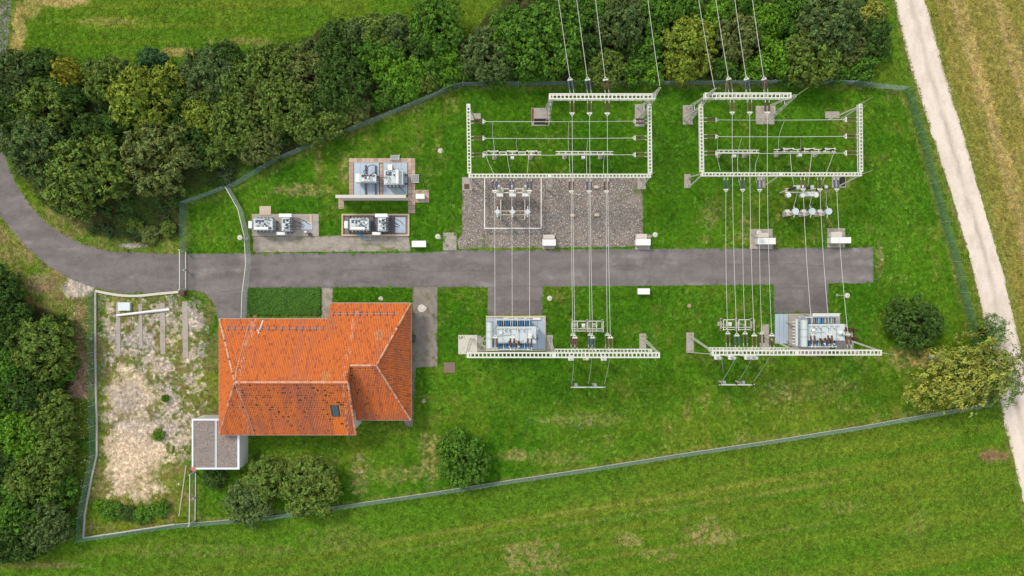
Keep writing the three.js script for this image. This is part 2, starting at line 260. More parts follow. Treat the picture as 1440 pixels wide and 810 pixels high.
{ // pale limestone track: bright wheel ruts, greyer middle
  const X0 = 52, X1 = 82, Z0 = -56, Z1 = 46, TW = 512, TH = 1741;
  const t = dataTex(TW, TH, (i, j) => {
    const X = X0 + (i + .5) / TW * (X1 - X0), Z = Z0 + (j + .5) / TH * (Z1 - Z0), u = X * 10 + 720, v = Z * 10 + 405, off = rightOfTrack(u, v) * 0.97;
    const n = fbm(u / 9, v / 16, 4), mid = clamp(1 - Math.abs(off - 1 + (n - .5) * 6) / 6.5) * clamp(0.25 + 1.5 * (fbm(u / 14, v / 30, 3) - 0.25));
    let c = mixc([0.64, 0.565, 0.49], [0.54, 0.47, 0.40], clamp((n - .4) * 2)); c = mixc(c, [0.31, 0.27, 0.22], mid * 0.72);
    c = mixc(c, [0.33, 0.30, 0.17], clamp((Math.abs(off) - 17) / 6) * clamp(n * 2 - 0.3));
    const h = 0.84 + 0.32 * hash(i, j); return [c[0] * h, c[1] * h, c[2] * h];
  });
  const wid = v => 20.5 + 1.5 * Math.sin(v / 70);
  const L = [], Rr = [];
  for (let k = 0; k + 1 < trackC.length; k++) { const a = trackC[k], b = trackC[k + 1], n = Math.round(Math.hypot(b[0] - a[0], b[1] - a[1]) / 5); for (let q = 0; q < n; q++) { const u = a[0] + (b[0] - a[0]) * q / n, v = a[1] + (b[1] - a[1]) * q / n, w = wid(v) * 1.04; L.push([u - w + (fbm(u / 6, v / 6, 2) - .5) * 5, v]); Rr.push([u + w + (fbm(u / 6 + 50, v / 6, 2) - .5) * 5, v]); } }
  structure('gravel_track', sheetGeo([...L, ...Rr.reverse()], 0.012, (X, Z) => [(X - X0) / (X1 - X0), (Z - Z0) / (Z1 - Z0)]), new THREE.MeshStandardMaterial({ map: t, roughness: 1 }));
}
{
  const gm = dataTex(512, 256, (i, j) => { const n = fbm(i / 9, j / 9, 3), s = hash(i >> 1, j >> 1), h = hash(i, j); let c = mixc([0.17, 0.145, 0.125], [0.27, 0.235, 0.205], n); c = mixc(c, [0.10, 0.13, 0.04], clamp((fbm(i / 40 + 4, j / 40, 3) - .62) * 4)); const f = 0.6 + 0.8 * s * 0.6 + 0.4 * h; return [c[0] * f, c[1] * f, c[2] * f]; });
  const X0 = gx(640), Z0 = gz(245);
  structure('gravel_bed', sheetGeo(rough(gravelPoly, 1.3), 0.010, (X, Z) => [(X - X0) / 27, (Z - Z0) / 13.5]), new THREE.MeshStandardMaterial({ map: gm, roughness: 1 }));
  const sm = dataTex(512, 128, (i, j) => { const n = fbm(i / 14, j / 9, 4); let c = mixc([0.21, 0.19, 0.165], [0.37, 0.33, 0.29], n); c = mixc(c, [0.14, 0.16, 0.05], clamp((fbm(i / 26 + 9, j / 16, 3) - .55) * 3.2)); const f = 0.75 + 0.5 * hash(i, j); return [c[0] * f, c[1] * f, c[2] * f]; });
  structure('paved_strip', sheetGeo(rough(stripPoly, 0.6), 0.010, (X, Z) => [(X + 37) / 23, (Z + 8) / 5]), new THREE.MeshStandardMaterial({ map: sm, roughness: 1 }));
  structure('gravel_path', sheetGeo(rough(pathPoly, 0.8), 0.010, (X, Z) => [X / 14, Z / 6]), new THREE.MeshStandardMaterial({ map: sm, color: new THREE.Color().setRGB(.72, .70, .68), roughness: 1 }));
  structure('door_path', sheetGeo(rough(path2Poly, 0.4), 0.008, (X, Z) => [X / 14, Z / 6]), new THREE.MeshStandardMaterial({ map: sm, roughness: 1 }));
}
const inHard = (u, v, pad = 0) => hardPolys.some(p => sd(p, u, v) < pad) || Math.abs(rightOfTrack(u, v)) < 21;
const HOUSE = [[318, 452], [475, 452], [475, 436], [573, 436], [573, 575], [500, 575], [500, 592], [318, 592]];
const noGrow = [HOUSE, [[281, 584], [350, 584], [350, 650], [281, 650]], [[686, 443], [768, 443], [768, 498], [686, 498]], [[1084, 440], [1184, 440], [1184, 500], [1084, 500]], [[490, 222], [584, 222], [584, 284], [490, 284]], [[353, 300], [449, 300], [449, 334], [353, 334]], [[480, 298], [580, 298], [580, 334], [480, 334]]];

// ---------------------------------------------------------------- grass, stones
{
  const r = rng(5);
  const tuft = (nb, len, wid, spread) => { const pos = []; for (let b = 0; b < nb; b++) { const a = r() * 6.283, l = len * (0.6 + 0.7 * r()), e = 0.35 + 0.75 * r(), ca = Math.cos(a), sa = Math.sin(a), o = spread * r(); const px = ca * o, pz = sa * o; const mx = px + ca * l * 0.5 * Math.cos(e), my = l * 0.62 * Math.sin(e), mz = pz + sa * l * 0.5 * Math.cos(e), tx = px + ca * l * Math.cos(e) * 1.1, ty = l * Math.sin(e) * 0.85, tz = pz + sa * l * Math.cos(e) * 1.1; const wx = -sa * wid, wz = ca * wid; pos.push(px - wx, 0, pz - wz, px + wx, 0, pz + wz, mx + wx, my, mz + wz, px - wx, 0, pz - wz, mx + wx, my, mz + wz, mx - wx, my, mz - wz, mx - wx, my, mz - wz, mx + wx, my, mz + wz, tx, ty, tz); } const g = new THREE.BufferGeometry(); g.setAttribute('position', new THREE.Float32BufferAttribute(pos, 3)); g.computeVertexNormals(); return g; };
  const gm = matte();
  const mat4 = new THREE.Matrix4(), q = new THREE.Quaternion(), s = new THREE.Vector3(), p = new THREE.Vector3(), col = new THREE.Color(), up = V(0, 1, 0);
  const field = (name, geo, n, test, scale, tint) => {
    const ms = [], cs = [];
    for (let k = 0; k < n; k++) {
      const u = -30 + r() * 1500, v = -20 + r() * 850; const g = ground(u, v);
      if (r() > g[3] || !test(u, v) || inHard(u, v, 1.5 - 3 * r()) || noGrow.some(o => sd(o, u, v) < 0)) continue;
      const sc = scale(u, v) * (0.6 + 0.8 * r());
      q.setFromAxisAngle(up, r() * 6.283); mat4.compose(p.set(gx(u), 0, gz(v)), q, s.set(sc * 1.15, sc, sc * 1.15)); ms.push(mat4.clone());
      const f = tint(r); cs.push([g[0] * f[0], g[1] * f[1], g[2] * f[2]]);
    }
    const im = new THREE.InstancedMesh(geo, gm, ms.length); im.name = name; im.userData.kind = 'stuff'; finish(im);
    ms.forEach((m, i) => { im.setMatrixAt(i, m); im.setColorAt(i, col.setRGB(...cs[i])); });
    scene.add(im); return im;
  };
  const tnt = r => { const b = 0.6 + 1.1 * r(); return [b * (0.9 + 0.35 * r()), b, b * (0.8 + 0.5 * r())]; };
  const onLawn = (u, v) => sd(lawnPoly, u, v) < 0 || sd(yardPoly, u, v) < 0;
  tag(field('lawn_grass', tuft(9, 0.17, 0.016, 0.10), 170000, onLawn, () => 1, tnt), 'short bright green grass growing inside the substation fence', 'grass');
  tag(field('meadow_grass', tuft(9, 0.17, 0.016, 0.12), 200000, (u, v) => !onLawn(u, v), () => 1.0, tnt), 'mown meadow grass outside the fence and along the track', 'grass');
  // broad-leaved weeds scattered through the lawn
  const leafy = (() => { const pos = []; for (let b = 0; b < 9; b++) { const a = b * 0.7 + r(), l = 0.16 + 0.12 * r(), ca = Math.cos(a), sa = Math.sin(a), w = 0.05, y = 0.06 + 0.06 * r(); pos.push(0, 0.03, 0, ca * l * .5 - sa * w, y, sa * l * .5 + ca * w, ca * l, y * .6, sa * l, 0, 0.03, 0, ca * l, y * .6, sa * l, ca * l * .5 + sa * w, y, sa * l * .5 - ca * w); } const g = new THREE.BufferGeometry(); g.setAttribute('position', new THREE.Float32BufferAttribute(pos, 3)); g.computeVertexNormals(); return g; })();
  tag(field('lawn_weeds', leafy, 26000, (u, v) => sd(lawnPoly, u, v) < -4 && fbm(u / 50 + 90, v / 50, 3) > 0.42 + 0.12 * r(), () => 1.1, r => { const b = 1.1 + 0.6 * r(); return [b * 1.25, b * 1.1, b * 2]; }), 'broad leaved weeds and clover scattered through the lawn', 'weeds');
  // stones
  const stone = (() => { const g = new THREE.IcosahedronGeometry(1, 0), a = g.attributes.position; for (let i = 0; i < a.count; i++) { const x = a.getX(i), y = a.getY(i), z = a.getZ(i), k = 0.8 + 0.4 * vn(x * 2 + 7, z * 2 + y * 3 + 5); a.setXYZ(i, x * k, y * 0.55 * k, z * k * 0.85); } g.computeVertexNormals(); return g; })();
  const sm = std(1, 1, 1, 0.95);
  const stones = (name, n, gen, y, pal, lab) => {
    const ms = [], cs = [];
    for (let k = 0; k < n; k++) { const o = gen(); if (!o) continue; const sc = o[2]; q.setFromAxisAngle(up, r() * 6.283); mat4.compose(p.set(gx(o[0]), y, gz(o[1])), q, s.set(sc, sc, sc)); ms.push(mat4.clone()); const c = pal[Math.floor(r() * pal.length)], f = 0.75 + 0.5 * r(); cs.push([c[0] * f, c[1] * f, c[2] * f]); }
    const im = new THREE.InstancedMesh(stone, sm, ms.length); im.name = name; im.userData.kind = 'stuff'; finish(im); ms.forEach((m, i) => { im.setMatrixAt(i, m); im.setColorAt(i, col.setRGB(...cs[i])); }); scene.add(im); tag(im, lab, 'gravel');
  };
  const gp = [[0.23, 0.195, 0.175], [0.31, 0.27, 0.24], [0.15, 0.13, 0.12], [0.26, 0.20, 0.17], [0.48, 0.44, 0.40], [0.12, 0.115, 0.115], [0.21, 0.195, 0.19]];
  stones('gravel_stones', 26000, () => { const u = 644 + r() * 262, v = 248 + r() * 104; return sd(gravelPoly, u, v) < -1 - r() * 2 && fbm(u / 14 + 3, v / 14, 3) < 0.68 ? [u, v, 0.05 + 0.065 * r() * r()] : null; }, 0.02, gp, 'coarse pinkish grey gravel stones covering the switchgear bed');
  stones('rubble_stones', 9000, () => { const u = 95 + r() * 200, v = 410 + r() * 340; const y = sd(yardPoly, u, v) < -2, g = ground(u, v); if (!y && !(u < 132 && u > 92 && v > 430 && v < 720)) return null; if (y && g[3] > 0.5 + 0.3 * r()) return null; return [u, v, 0.03 + 0.09 * Math.pow(r(), 4)]; }, 0.01, [[0.62, 0.53, 0.42], [0.5, 0.42, 0.33], [0.7, 0.63, 0.54], [0.4, 0.33, 0.27], [0.55, 0.42, 0.3]], 'pale limestone rubble scattered over the bare yard and the verge');
}
console.log('ground done');
// ---------------------------------------------------------------- house
const tileR = rng(31);
{
  const house = thing('substation_house', 'large house with an orange tiled hipped roof and a lower tiled wing', 'house');
  const pitch = 0.585, ridgeH = 9, rz = 12.0;
  const north = z => ridgeH - (rz - z) * pitch, south = z => ridgeH - (z - rz) * pitch;
  const xw = -39.2, xa = -35.3, xg = -20.9, zn = 4.2, zs = 19.6, en = north(zn), es = south(zs);
  const zn2 = 2.13, rz2 = 10.0, r2 = north(rz2), e2 = north(zn2), zs2 = rz2 + (rz2 - zn2), xe = -13.8, xb = -17.5, xn = -24.7;
  // walls
  mesh('wall', [bx(xw + .7, xg - .25, 0, en - 0.15, zn + .6, zs - .6)], M.plaster, house);
  mesh('wing_wall', [bx(xg - .25, xe - .6, 0, e2 - 0.1, zn2 + .6, zs2 - .6), bx(xn + .4, xg - .25, 0, e2 - 0.1, zn2 + .6, zn + .6)], M.plaster, house);
  { const s = new THREE.Shape([new THREE.Vector2(-(zs - .6), en - .15), new THREE.Vector2(-(zn + .6), en - .15), new THREE.Vector2(-rz, ridgeH - .28)]); const g = new THREE.ExtrudeGeometry(s, { depth: 0.3, bevelEnabled: false }); g.rotateY(Math.PI / 2).translate(xg - .55, 0, 0); mesh('gable_wall', g, std(0.20, 0.13, 0.10, 0.9), house); }
  const wfr = std(0.7, 0.7, 0.68, 0.6);
  for (const [x, y, z, w, h, ax] of [[-36, 1.2, zn + .6, 1.4, 1.3, 'n'], [-32.5, 1.2, zn + .6, 1.4, 1.3, 'n'], [-29, 1.2, zn + .6, 1.4, 1.3, 'n'], [-21, 1, zn2 + .6, 1.4, 1.2, 'n'], [-17.5, 1, zn2 + .6, 1.4, 1.2, 'n'], [xe - .6, 1, 7, 1.4, 1.2, 'e'], [xe - .6, 1, 14, 1.4, 1.2, 'e'], [-36, 1.2, zs - .6, 1.4, 1.3, 's'], [-30, 1.2, zs - .6, 1.4, 1.3, 's'], [-25, 1.2, zs - .6, 1.4, 1.3, 's']]) {
    const o = ax === 'n' ? -1 : 1, W = ax === 'e' ? bx(x - .02, x + .06, y, y + h, z, z + w) : bx(x, x + w, y, y + h, z + Math.min(0, o * .06), z + Math.max(.02, o * .06));
    const win = mesh('window', W, wfr, house);
    mesh('pane', ax === 'e' ? bx(x + .06, x + .065, y + .1, y + h - .1, z + .1, z + w - .1) : bx(x + .1, x + w - .1, y + .1, y + h - .1, z + o * .065 - .003, z + o * .065 + .003), M.glass, win);
  }
  const door = mesh('door', bx(-26.6, -25.3, 0, 2.2, zn + .5, zn + .6), std(0.25, 0.27, 0.28, 0.6), house); mesh('handle', bx(-25.5, -25.4, 1, 1.1, zn + .42, zn + .5), M.grey, door);
  mesh('meter_box', rbx(-14.4 + .0, -13.55, 0, 1.5, 6.6, 7.6), M.dark, house);
  // roof planes: deck + tiles
  const roof = new THREE.Group(); roof.name = 'roof'; house.add(roof);
  const deckM = std(0.30, 0.085, 0.028, 0.9);
  const tw = 0.225, tl = 0.40;
  const tileG = (() => { // one slightly arched clay tile, front edge proud of the row below
    const n = 4, pos = [], w = tw * 0.9, l = tl * 1.28; const pr = []; for (let i = 0; i <= n; i++) { const t = i / n; pr.push([(t - 0.5) * w, 0.05 * Math.sin(Math.PI * t)]); }
    const v = (p, s) => [p[0], p[1] + (s ? 0.0 : 0.075), s ? l : 0];
    for (let i = 0; i < n; i++) { const a = v(pr[i], 0), b = v(pr[i + 1], 0), c = v(pr[i + 1], 1), d = v(pr[i], 1); pos.push(...a, ...c, ...b, ...a, ...d, ...c); const a2 = [a[0], a[1] - 0.07, 0], b2 = [b[0], b[1] - 0.07, 0]; pos.push(...a, ...b, ...b2, ...a, ...b2, ...a2); }
    const g = new THREE.BufferGeometry(); g.setAttribute('position', new THREE.Float32BufferAttribute(pos, 3)); g.computeVertexNormals(); return g;
  })();
  const inst = [], moss = [];
  const planes = [];
  // face: polygon of 3D corners, first edge is the eave; style picks the weathering
  function face(name, pts, style) {
    const o = pts[0], e1 = new THREE.Vector3().subVectors(pts[1], pts[0]).normalize();
    let nrm = new THREE.Vector3().crossVectors(e1, new THREE.Vector3().subVectors(pts[pts.length - 1], pts[0])).normalize(); if (nrm.y < 0) nrm.negate();
    let e2v = new THREE.Vector3().crossVectors(nrm, e1).normalize(); if (e2v.y < 0) e2v.negate();
    const poly = pts.map(p => { const d = new THREE.Vector3().subVectors(p, o); return [d.dot(e1), d.dot(e2v)]; });
    const tri = THREE.ShapeUtils.triangulateShape(poly.map(p => new THREE.Vector2(p[0], p[1])), []);
    const pos = []; for (const t of tri) for (const i of t) pos.push(pts[i].x, pts[i].y - 0.05, pts[i].z);
    for (const t of tri) for (const i of [t[0], t[2], t[1]]) pos.push(pts[i].x, pts[i].y - 0.2, pts[i].z);
    for (let i = 0; i < pts.length; i++) { const a = pts[i], b = pts[(i + 1) % pts.length]; pos.push(a.x, a.y - .05, a.z, b.x, b.y - .05, b.z, b.x, b.y - .2, b.z, a.x, a.y - .05, a.z, b.x, b.y - .2, b.z, a.x, a.y - .2, a.z); }
    const g = new THREE.BufferGeometry(); g.setAttribute('position', new THREE.Float32BufferAttribute(pos, 3)); g.computeVertexNormals();
    mesh(name, g, deckM, roof);
    const x0 = Math.min(...poly.map(p => p[0])), x1 = Math.max(...poly.map(p => p[0])), y1 = Math.max(...poly.map(p => p[1]));
    const s1 = new THREE.Vector3().crossVectors(nrm, e2v); // right-handed basis (s1, nrm, e2v)
    for (let y = -0.04, row = 0; y < y1; y += tl, row++) for (let x = x0 + tw / 2; x < x1; x += tw) {
      if (sd(poly, x, y + tl * 0.5) > -0.02) continue;
      { const q = o.clone().addScaledVector(e1, x).addScaledVector(e2v, y + tl * .5); if (q.x > -23.6 && q.x < -22.65 && q.z > 15.15 && q.z < 16.95) continue; }
      const jx = (tileR() - .5) * 0.012, p = o.clone().addScaledVector(e1, x + jx).addScaledVector(e2v, y).addScaledVector(nrm, (tileR()) * 0.012);
      const m = new THREE.Matrix4().makeBasis(s1, nrm, e2v).setPosition(p);
      const wx = p.x, wz = p.z; let n1 = fbm(wx * 0.5 + 20, wz * 0.5, 3), n2 = fbm(wx * 1.7, wz * 0.22 + 9, 3);
      let c = mixc([0.60, 0.158, 0.026], [0.50, 0.122, 0.026], tileR());
      if (tileR() < 0.10) c = mixc(c, [0.30, 0.075, 0.04], 0.75);
      if (style === 'clean') c = mixc(c, [0.36, 0.13, 0.08], clamp((n2 - 0.55) * 3.4) * 0.7);
      if (style === 'lichen') { c = mixc(c, [0.40, 0.13, 0.07], clamp((n1 - 0.38) * 2.2) * 0.6); c = mixc(c, [0.26, 0.085, 0.055], clamp((n2 - 0.45) * 2.6) * 0.6); }
      // tiles bleached below the lightning conductor, and a renewed strip under the roof light
      for (const [lx, w] of [[-35.0, 0.34], [-20.3 - 1.2, 0.24]]) { const d = Math.abs(wx - lx + (wz - 12) * 0.05); if (d < w && (style === 'clean' || style === 'lichen') && wx < -20.8 && tileR() < 0.42) c = mixc(c, [0.55, 0.38, 0.29], 0.45 * tileR() + 0.1); }
      if (style === 'lichen' && wx > -23.6 && wx < -22.2 && wz > 16.9) c = [0.66, 0.17, 0.02];
      if (style === 'clean' && ((wx + 23.9) ** 2 + (wz - 11.2) ** 2 < 0.5 || (wx + 17.6) ** 2 + (wz - 6) ** 2 < 0.5)) c = mixc(c, [0.42, 0.32, 0.15], 0.55 * tileR());
      inst.push([m, c]);
      const lim = style === 'lichen' && wx < -17 ? 0.85 * clamp((n1 - 0.22) * 2.6) * clamp((zs - wz) / 4) : style === 'clean' ? (Math.abs(wx + 35.0) < 0.8 && wz > 8 ? 0.35 : Math.abs(wx + 21.4) < 0.5 && wz > 7 ? 0.3 : 0.004) : 0.01;
      if (tileR() < lim) { const mm = new THREE.Matrix4().makeBasis(s1, nrm, e2v).setPosition(p.clone().addScaledVector(nrm, 0.06).addScaledVector(e1, (tileR() - .5) * .1)); const sc = 0.055 + 0.12 * tileR() * tileR(); mm.scale(V(sc, sc * .5, sc * (0.8 + .5 * tileR()))); moss.push(mm); }
    }
  }
  const v3 = (x, y, z) => V(x, y, z);
  // north slope of the main roof runs on into the wing, whose eave lies lower
  face('roof_slope', [v3(xe, e2, zn2), v3(xn, e2, zn2), v3(xn, en, zn), v3(xw, en, zn), v3(xa, ridgeH, rz), v3(xg, ridgeH, rz), v3(xg, r2, rz2), v3(xb, r2, rz2)], 'clean');
  face('roof_slope', [v3(xw, es, zs), v3(xg, es, zs), v3(xg, ridgeH, rz), v3(xa, ridgeH, rz)], 'lichen');
  face('hip_slope', [v3(xw, en, zn), v3(xw, en, zs), v3(xa, ridgeH, rz)], 'west');
  face('roof_slope', [v3(xg - .3, e2, zs2), v3(xe, e2, zs2), v3(xb, r2, rz2), v3(xg - .3, r2, rz2)], 'lichen');
  face('hip_slope', [v3(xe, e2, zs2), v3(xe, e2, zn2), v3(xb, r2, rz2)], 'lichen');
  const tm = std(1, 1, 1, 0.82);
  const ti = new THREE.InstancedMesh(tileG, tm, inst.length); const col = new THREE.Color(); inst.forEach((t, i) => { ti.setMatrixAt(i, t[0]); ti.setColorAt(i, col.setRGB(...t[1])); }); ti.name = 'clay_tiles'; ti.userData.kind = 'stuff'; finish(ti); roof.add(ti);
  const mg = new THREE.IcosahedronGeometry(1, 1); const mi = new THREE.InstancedMesh(mg, std(0.035, 0.03, 0.018, 1), moss.length); moss.forEach((m, i) => mi.setMatrixAt(i, m)); mi.name = 'moss'; mi.userData.kind = 'stuff'; finish(mi); roof.add(mi);
  console.log('tiles', inst.length, moss.length);
  // ridge and hip tiles
  const rg = new THREE.CylinderGeometry(0.145, 0.13, 0.42, 10, 1, true, Math.PI / 2, Math.PI).rotateX(Math.PI / 2);
  const rt = []; const ridge = (a, b, pale) => { const d = new THREE.Vector3().subVectors(b, a), L = d.length(), n = Math.round(L / 0.36); d.normalize(); const s = new THREE.Vector3().crossVectors(V(0, 1, 0), d).normalize(), u = new THREE.Vector3().crossVectors(d, s); for (let i = 0; i < n; i++) { const m = new THREE.Matrix4().makeBasis(s, u, d).setPosition(a.clone().addScaledVector(d, (i + .5) * L / n).add(V(0, 0.03 + 0.03 * tileR(), 0))); const q = tileR(); rt.push([m, q < .35 + pale * .8 ? mixc([0.58, 0.36, 0.26], [0.52, 0.24, 0.13], tileR()) : q > .95 ? [0.2, 0.1, 0.07] : mixc([0.5, 0.13, 0.04], [0.45, 0.2, 0.12], tileR())]); } };
  ridge(v3(xa, ridgeH, rz), v3(xg, ridgeH, rz), 0.6); ridge(v3(xg, r2, rz2), v3(xb, r2, rz2), 0.5);
  ridge(v3(xw, en, zn), v3(xa, ridgeH, rz), 0.42); ridge(v3(xw, en, zs), v3(xa, ridgeH, rz), 0.25); ridge(v3(xe, e2, zn2), v3(xb, r2, rz2), 0.4); ridge(v3(xe, e2, zs2), v3(xb, r2, rz2), 0.35); ridge(v3(xg, es, zs), v3(xg, ridgeH, rz), 0.35);
  const ri = new THREE.InstancedMesh(rg, tm, rt.length); rt.forEach((t, i) => { ri.setMatrixAt(i, t[0]); ri.setColorAt(i, col.setRGB(...t[1])); }); ri.name = 'ridge_tiles'; ri.userData.kind = 'stuff'; finish(ri); roof.add(ri);
  // gutters, snow guards, lightning conductor, roof light
  const gut = (a, b) => mesh('gutter', [bar(a, b, 0.16, 0.12)], M.grey, roof);
  gut(v3(xw, en - .1, zn - .08), v3(xn - .05, en - .1, zn - .08)); gut(v3(xn, e2 - .1, zn2 - .08), v3(xe, e2 - .1, zn2 - .08)); gut(v3(xe + .08, e2 - .1, zn2 - .1), v3(xe + .08, e2 - .1, zs2 + .1)); gut(v3(xg, e2 - .1, zs2 + .08), v3(xe, e2 - .1, zs2 + .08)); gut(v3(xw, es - .1, zs + .08), v3(xg, es - .1, zs + .08)); gut(v3(xw - .08, en - .1, zn - .1), v3(xw - .08, en - .1, zs + .1));
  mesh('downpipe', rod(v3(xn - .1, 0, zn + .4), v3(xn - .1, en - .15, zn + .3), 0.05), M.grey, house);
  const guard = (x0, x1, z) => { const y = north(z) + 0.16, gd = mesh('snow_guard', [bar(v3(x0, y, z), v3(x1, y, z), 0.05, 0.05)], M.grey, roof); for (let x = x0 + .2; x < x1; x += 0.9) mesh('bracket', bar(v3(x, y - .22, z - .26), v3(x, y + .14, z + .28), 0.11, 0.12), M.slate, gd); };
  guard(-37.9, -24.9, 5.35); guard(-24.2, -15.4, 3.45);
  mesh('vent_pipe', [cyl(0.09, 0.09, 0.7, -33.6, north(5.6) - .1, 5.6), bar(v3(-33.35, north(4.3) + .1, 4.3), v3(-33.6, north(6) + .1, 6), 0.13, 0.05)], M.white, roof);
  mesh('lightning_conductor', [tube([v3(-35.1, north(4.6) + .13, 4.6), v3(-35.3, north(8) + .13, 8), v3(-35.2, ridgeH + .2, 12), v3(-34.8, south(15.5) + .13, 15.5), v3(-34.5, south(19.5) + .13, 19.5)], 0.02, 20)], M.galv, roof);
  const zl0 = 15.25, zl1 = 16.9, xl0 = -23.55, xl1 = -22.7, fr = mesh('roof_light', [bar(v3(xl0, south(zl0) + .12, zl0), v3(xl0, south(zl1) + .12, zl1), .07, .1), bar(v3(xl1, south(zl0) + .12, zl0), v3(xl1, south(zl1) + .12, zl1), .07, .1), bar(v3(xl0, south(zl0) + .12, zl0), v3(xl1, south(zl0) + .12, zl0), .07, .1), bar(v3(xl0, south(zl1) + .12, zl1), v3(xl1, south(zl1) + .12, zl1), .07, .1)], M.dark, roof);
  { const g = new THREE.BufferGeometry(); const a = v3(xl0, south(zl0) + .13, zl0), b = v3(xl1, south(zl0) + .13, zl0), c = v3(xl1, south(zl1) + .13, zl1), d = v3(xl0, south(zl1) + .13, zl1); g.setAttribute('position', new THREE.Float32BufferAttribute([...a, ...d, ...c, ...a, ...c, ...b].flatMap ? [a, d, c, a, c, b].flatMap(q => [q.x, q.y, q.z]) : [], 3)); g.computeVertexNormals(); mesh('pane', g, M.glass, fr); }
}
{ // flat-roofed garage beside the house
  const g = thing('garage', 'small white flat-roofed garage with a gravel roof in two halves', 'garage');
  const h = 3.2, a = P(270, 589, h), b = P(337, 660, h), x0 = a.x, x1 = b.x, z0 = a.z, z1 = b.z;
  mesh('wall', [bx(x0 + .08, x1 - .08, 0, h - .12, z0 + .08, z1 - .08)], M.plaster, g);
  const rim = std(0.66, 0.70, 0.74, 0.5, 0.2);
  mesh('roof_edge', [bx(x0, x1, h - .12, h + .08, z0, z0 + .22), bx(x0, x1, h - .12, h + .08, z1 - .25, z1), bx(x0, x0 + .22, h - .12, h + .08, z0 + .22, z1 - .25), bx(x1 - .28, x1, h - .12, h + .08, z0 + .22, z1 - .25)], rim, g);
  const xm = P(304, 620, h).x;
  mesh('divider', bx(xm - .16, xm + .16, h - .1, h + .07, z0 + .22, z1 - .25), std(0.42, 0.46, 0.48, 0.6), g);
  const gm = std(0.26, 0.225, 0.205, 1, 0, { map: mottle([1, 0.97, 0.94], 0.5, 0.08, 91) });
  const deck = mesh('gravel_deck', bx(x0 + .22, x1 - .28, h - .1, h - .02, z0 + .22, z1 - .25), gm, g);
  { const r = rng(66), st = new THREE.IcosahedronGeometry(1, 0), n = 4200, im = new THREE.InstancedMesh(st, std(1, 1, 1, 1), n), m = new THREE.Matrix4(), c = new THREE.Color(); for (let i = 0; i < n; i++) { let X = x0 + .25 + r() * (x1 - x0 - .6); const Z = z0 + .25 + r() * (z1 - z0 - .55), s = 0.03 + 0.04 * r(); if (Math.abs(X - xm) < .2) X += .5; m.makeScale(s, s * .6, s).setPosition(X, h - .01, Z); im.setMatrixAt(i, m); const f = 0.14 + 0.24 * r(); im.setColorAt(i, c.setRGB(f * 1.05, f * .95, f * .88)); } im.name = 'roof_gravel'; im.userData.kind = 'stuff'; finish(im); g.add(im); }
  mesh('door', bx(x0 + .9, x1 - .9, 0, 2.4, z0 + .05, z0 + .08), std(0.5, 0.52, 0.53, 0.6), g);
  const s = P(275, 658, h + .1); lone('road_sign', [new THREE.CylinderGeometry(0.32, 0.32, 0.04, 20).rotateX(0.5).translate(s.x - .3, h + .12, s.z + .15), cyl(0.03, 0.03, h + .1, s.x - .42, 0, s.z + .5)], std(0.62, 0.2, 0.16, 0.6), 'round faded red sign on a pole at the garage corner', 'sign');
}
console.log('house done');

// ---------------------------------------------------------------- fences
const linkGeo = (() => { // one chain-link panel, 1 wide (stretched to the bay), 1.85 high
  const pos = [], W = 2.5, H = 1.85, p = 0.085, w = 0.0044;
  const rib = (x0, y0, x1, y1, z) => { const dx = x1 - x0, dy = y1 - y0, L = Math.hypot(dx, dy), nx = -dy / L * w, ny = dx / L * w; pos.push(x0 + nx, y0 + ny, z, x0 - nx, y0 - ny, z, x1 - nx, y1 - ny, z, x0 + nx, y0 + ny, z, x1 - nx, y1 - ny, z, x1 + nx, y1 + ny, z, x0, y0, z - w, x0, y0, z + w, x1, y1, z + w, x0, y0, z - w, x1, y1, z + w, x1, y1, z - w); };
  for (let c = -H; c < W; c += p) { // y = x - c, clipped
    let x0 = Math.max(0, c), y0 = x0 - c, x1 = Math.min(W, c + H), y1 = x1 - c; if (x1 - x0 > 0.02) { rib(x0, y0, x1, y1, 0); rib(W - x0, y0, W - x1, y1, 0.006); } }
  for (const y of [0.05, 0.9, 1.82]) rib(0, y, W, y, 0.003);
  for (let i = 0; i < pos.length; i += 3) { pos[i] /= W; pos[i + 1] += 0.06; }
  const g = new THREE.BufferGeometry(); g.setAttribute('position', new THREE.Float32BufferAttribute(pos, 3)); g.computeVertexNormals(); return g;
})();
const postGeo = new THREE.CylinderGeometry(0.03, 0.03, 2.05, 8).translate(0, 1.025, 0);
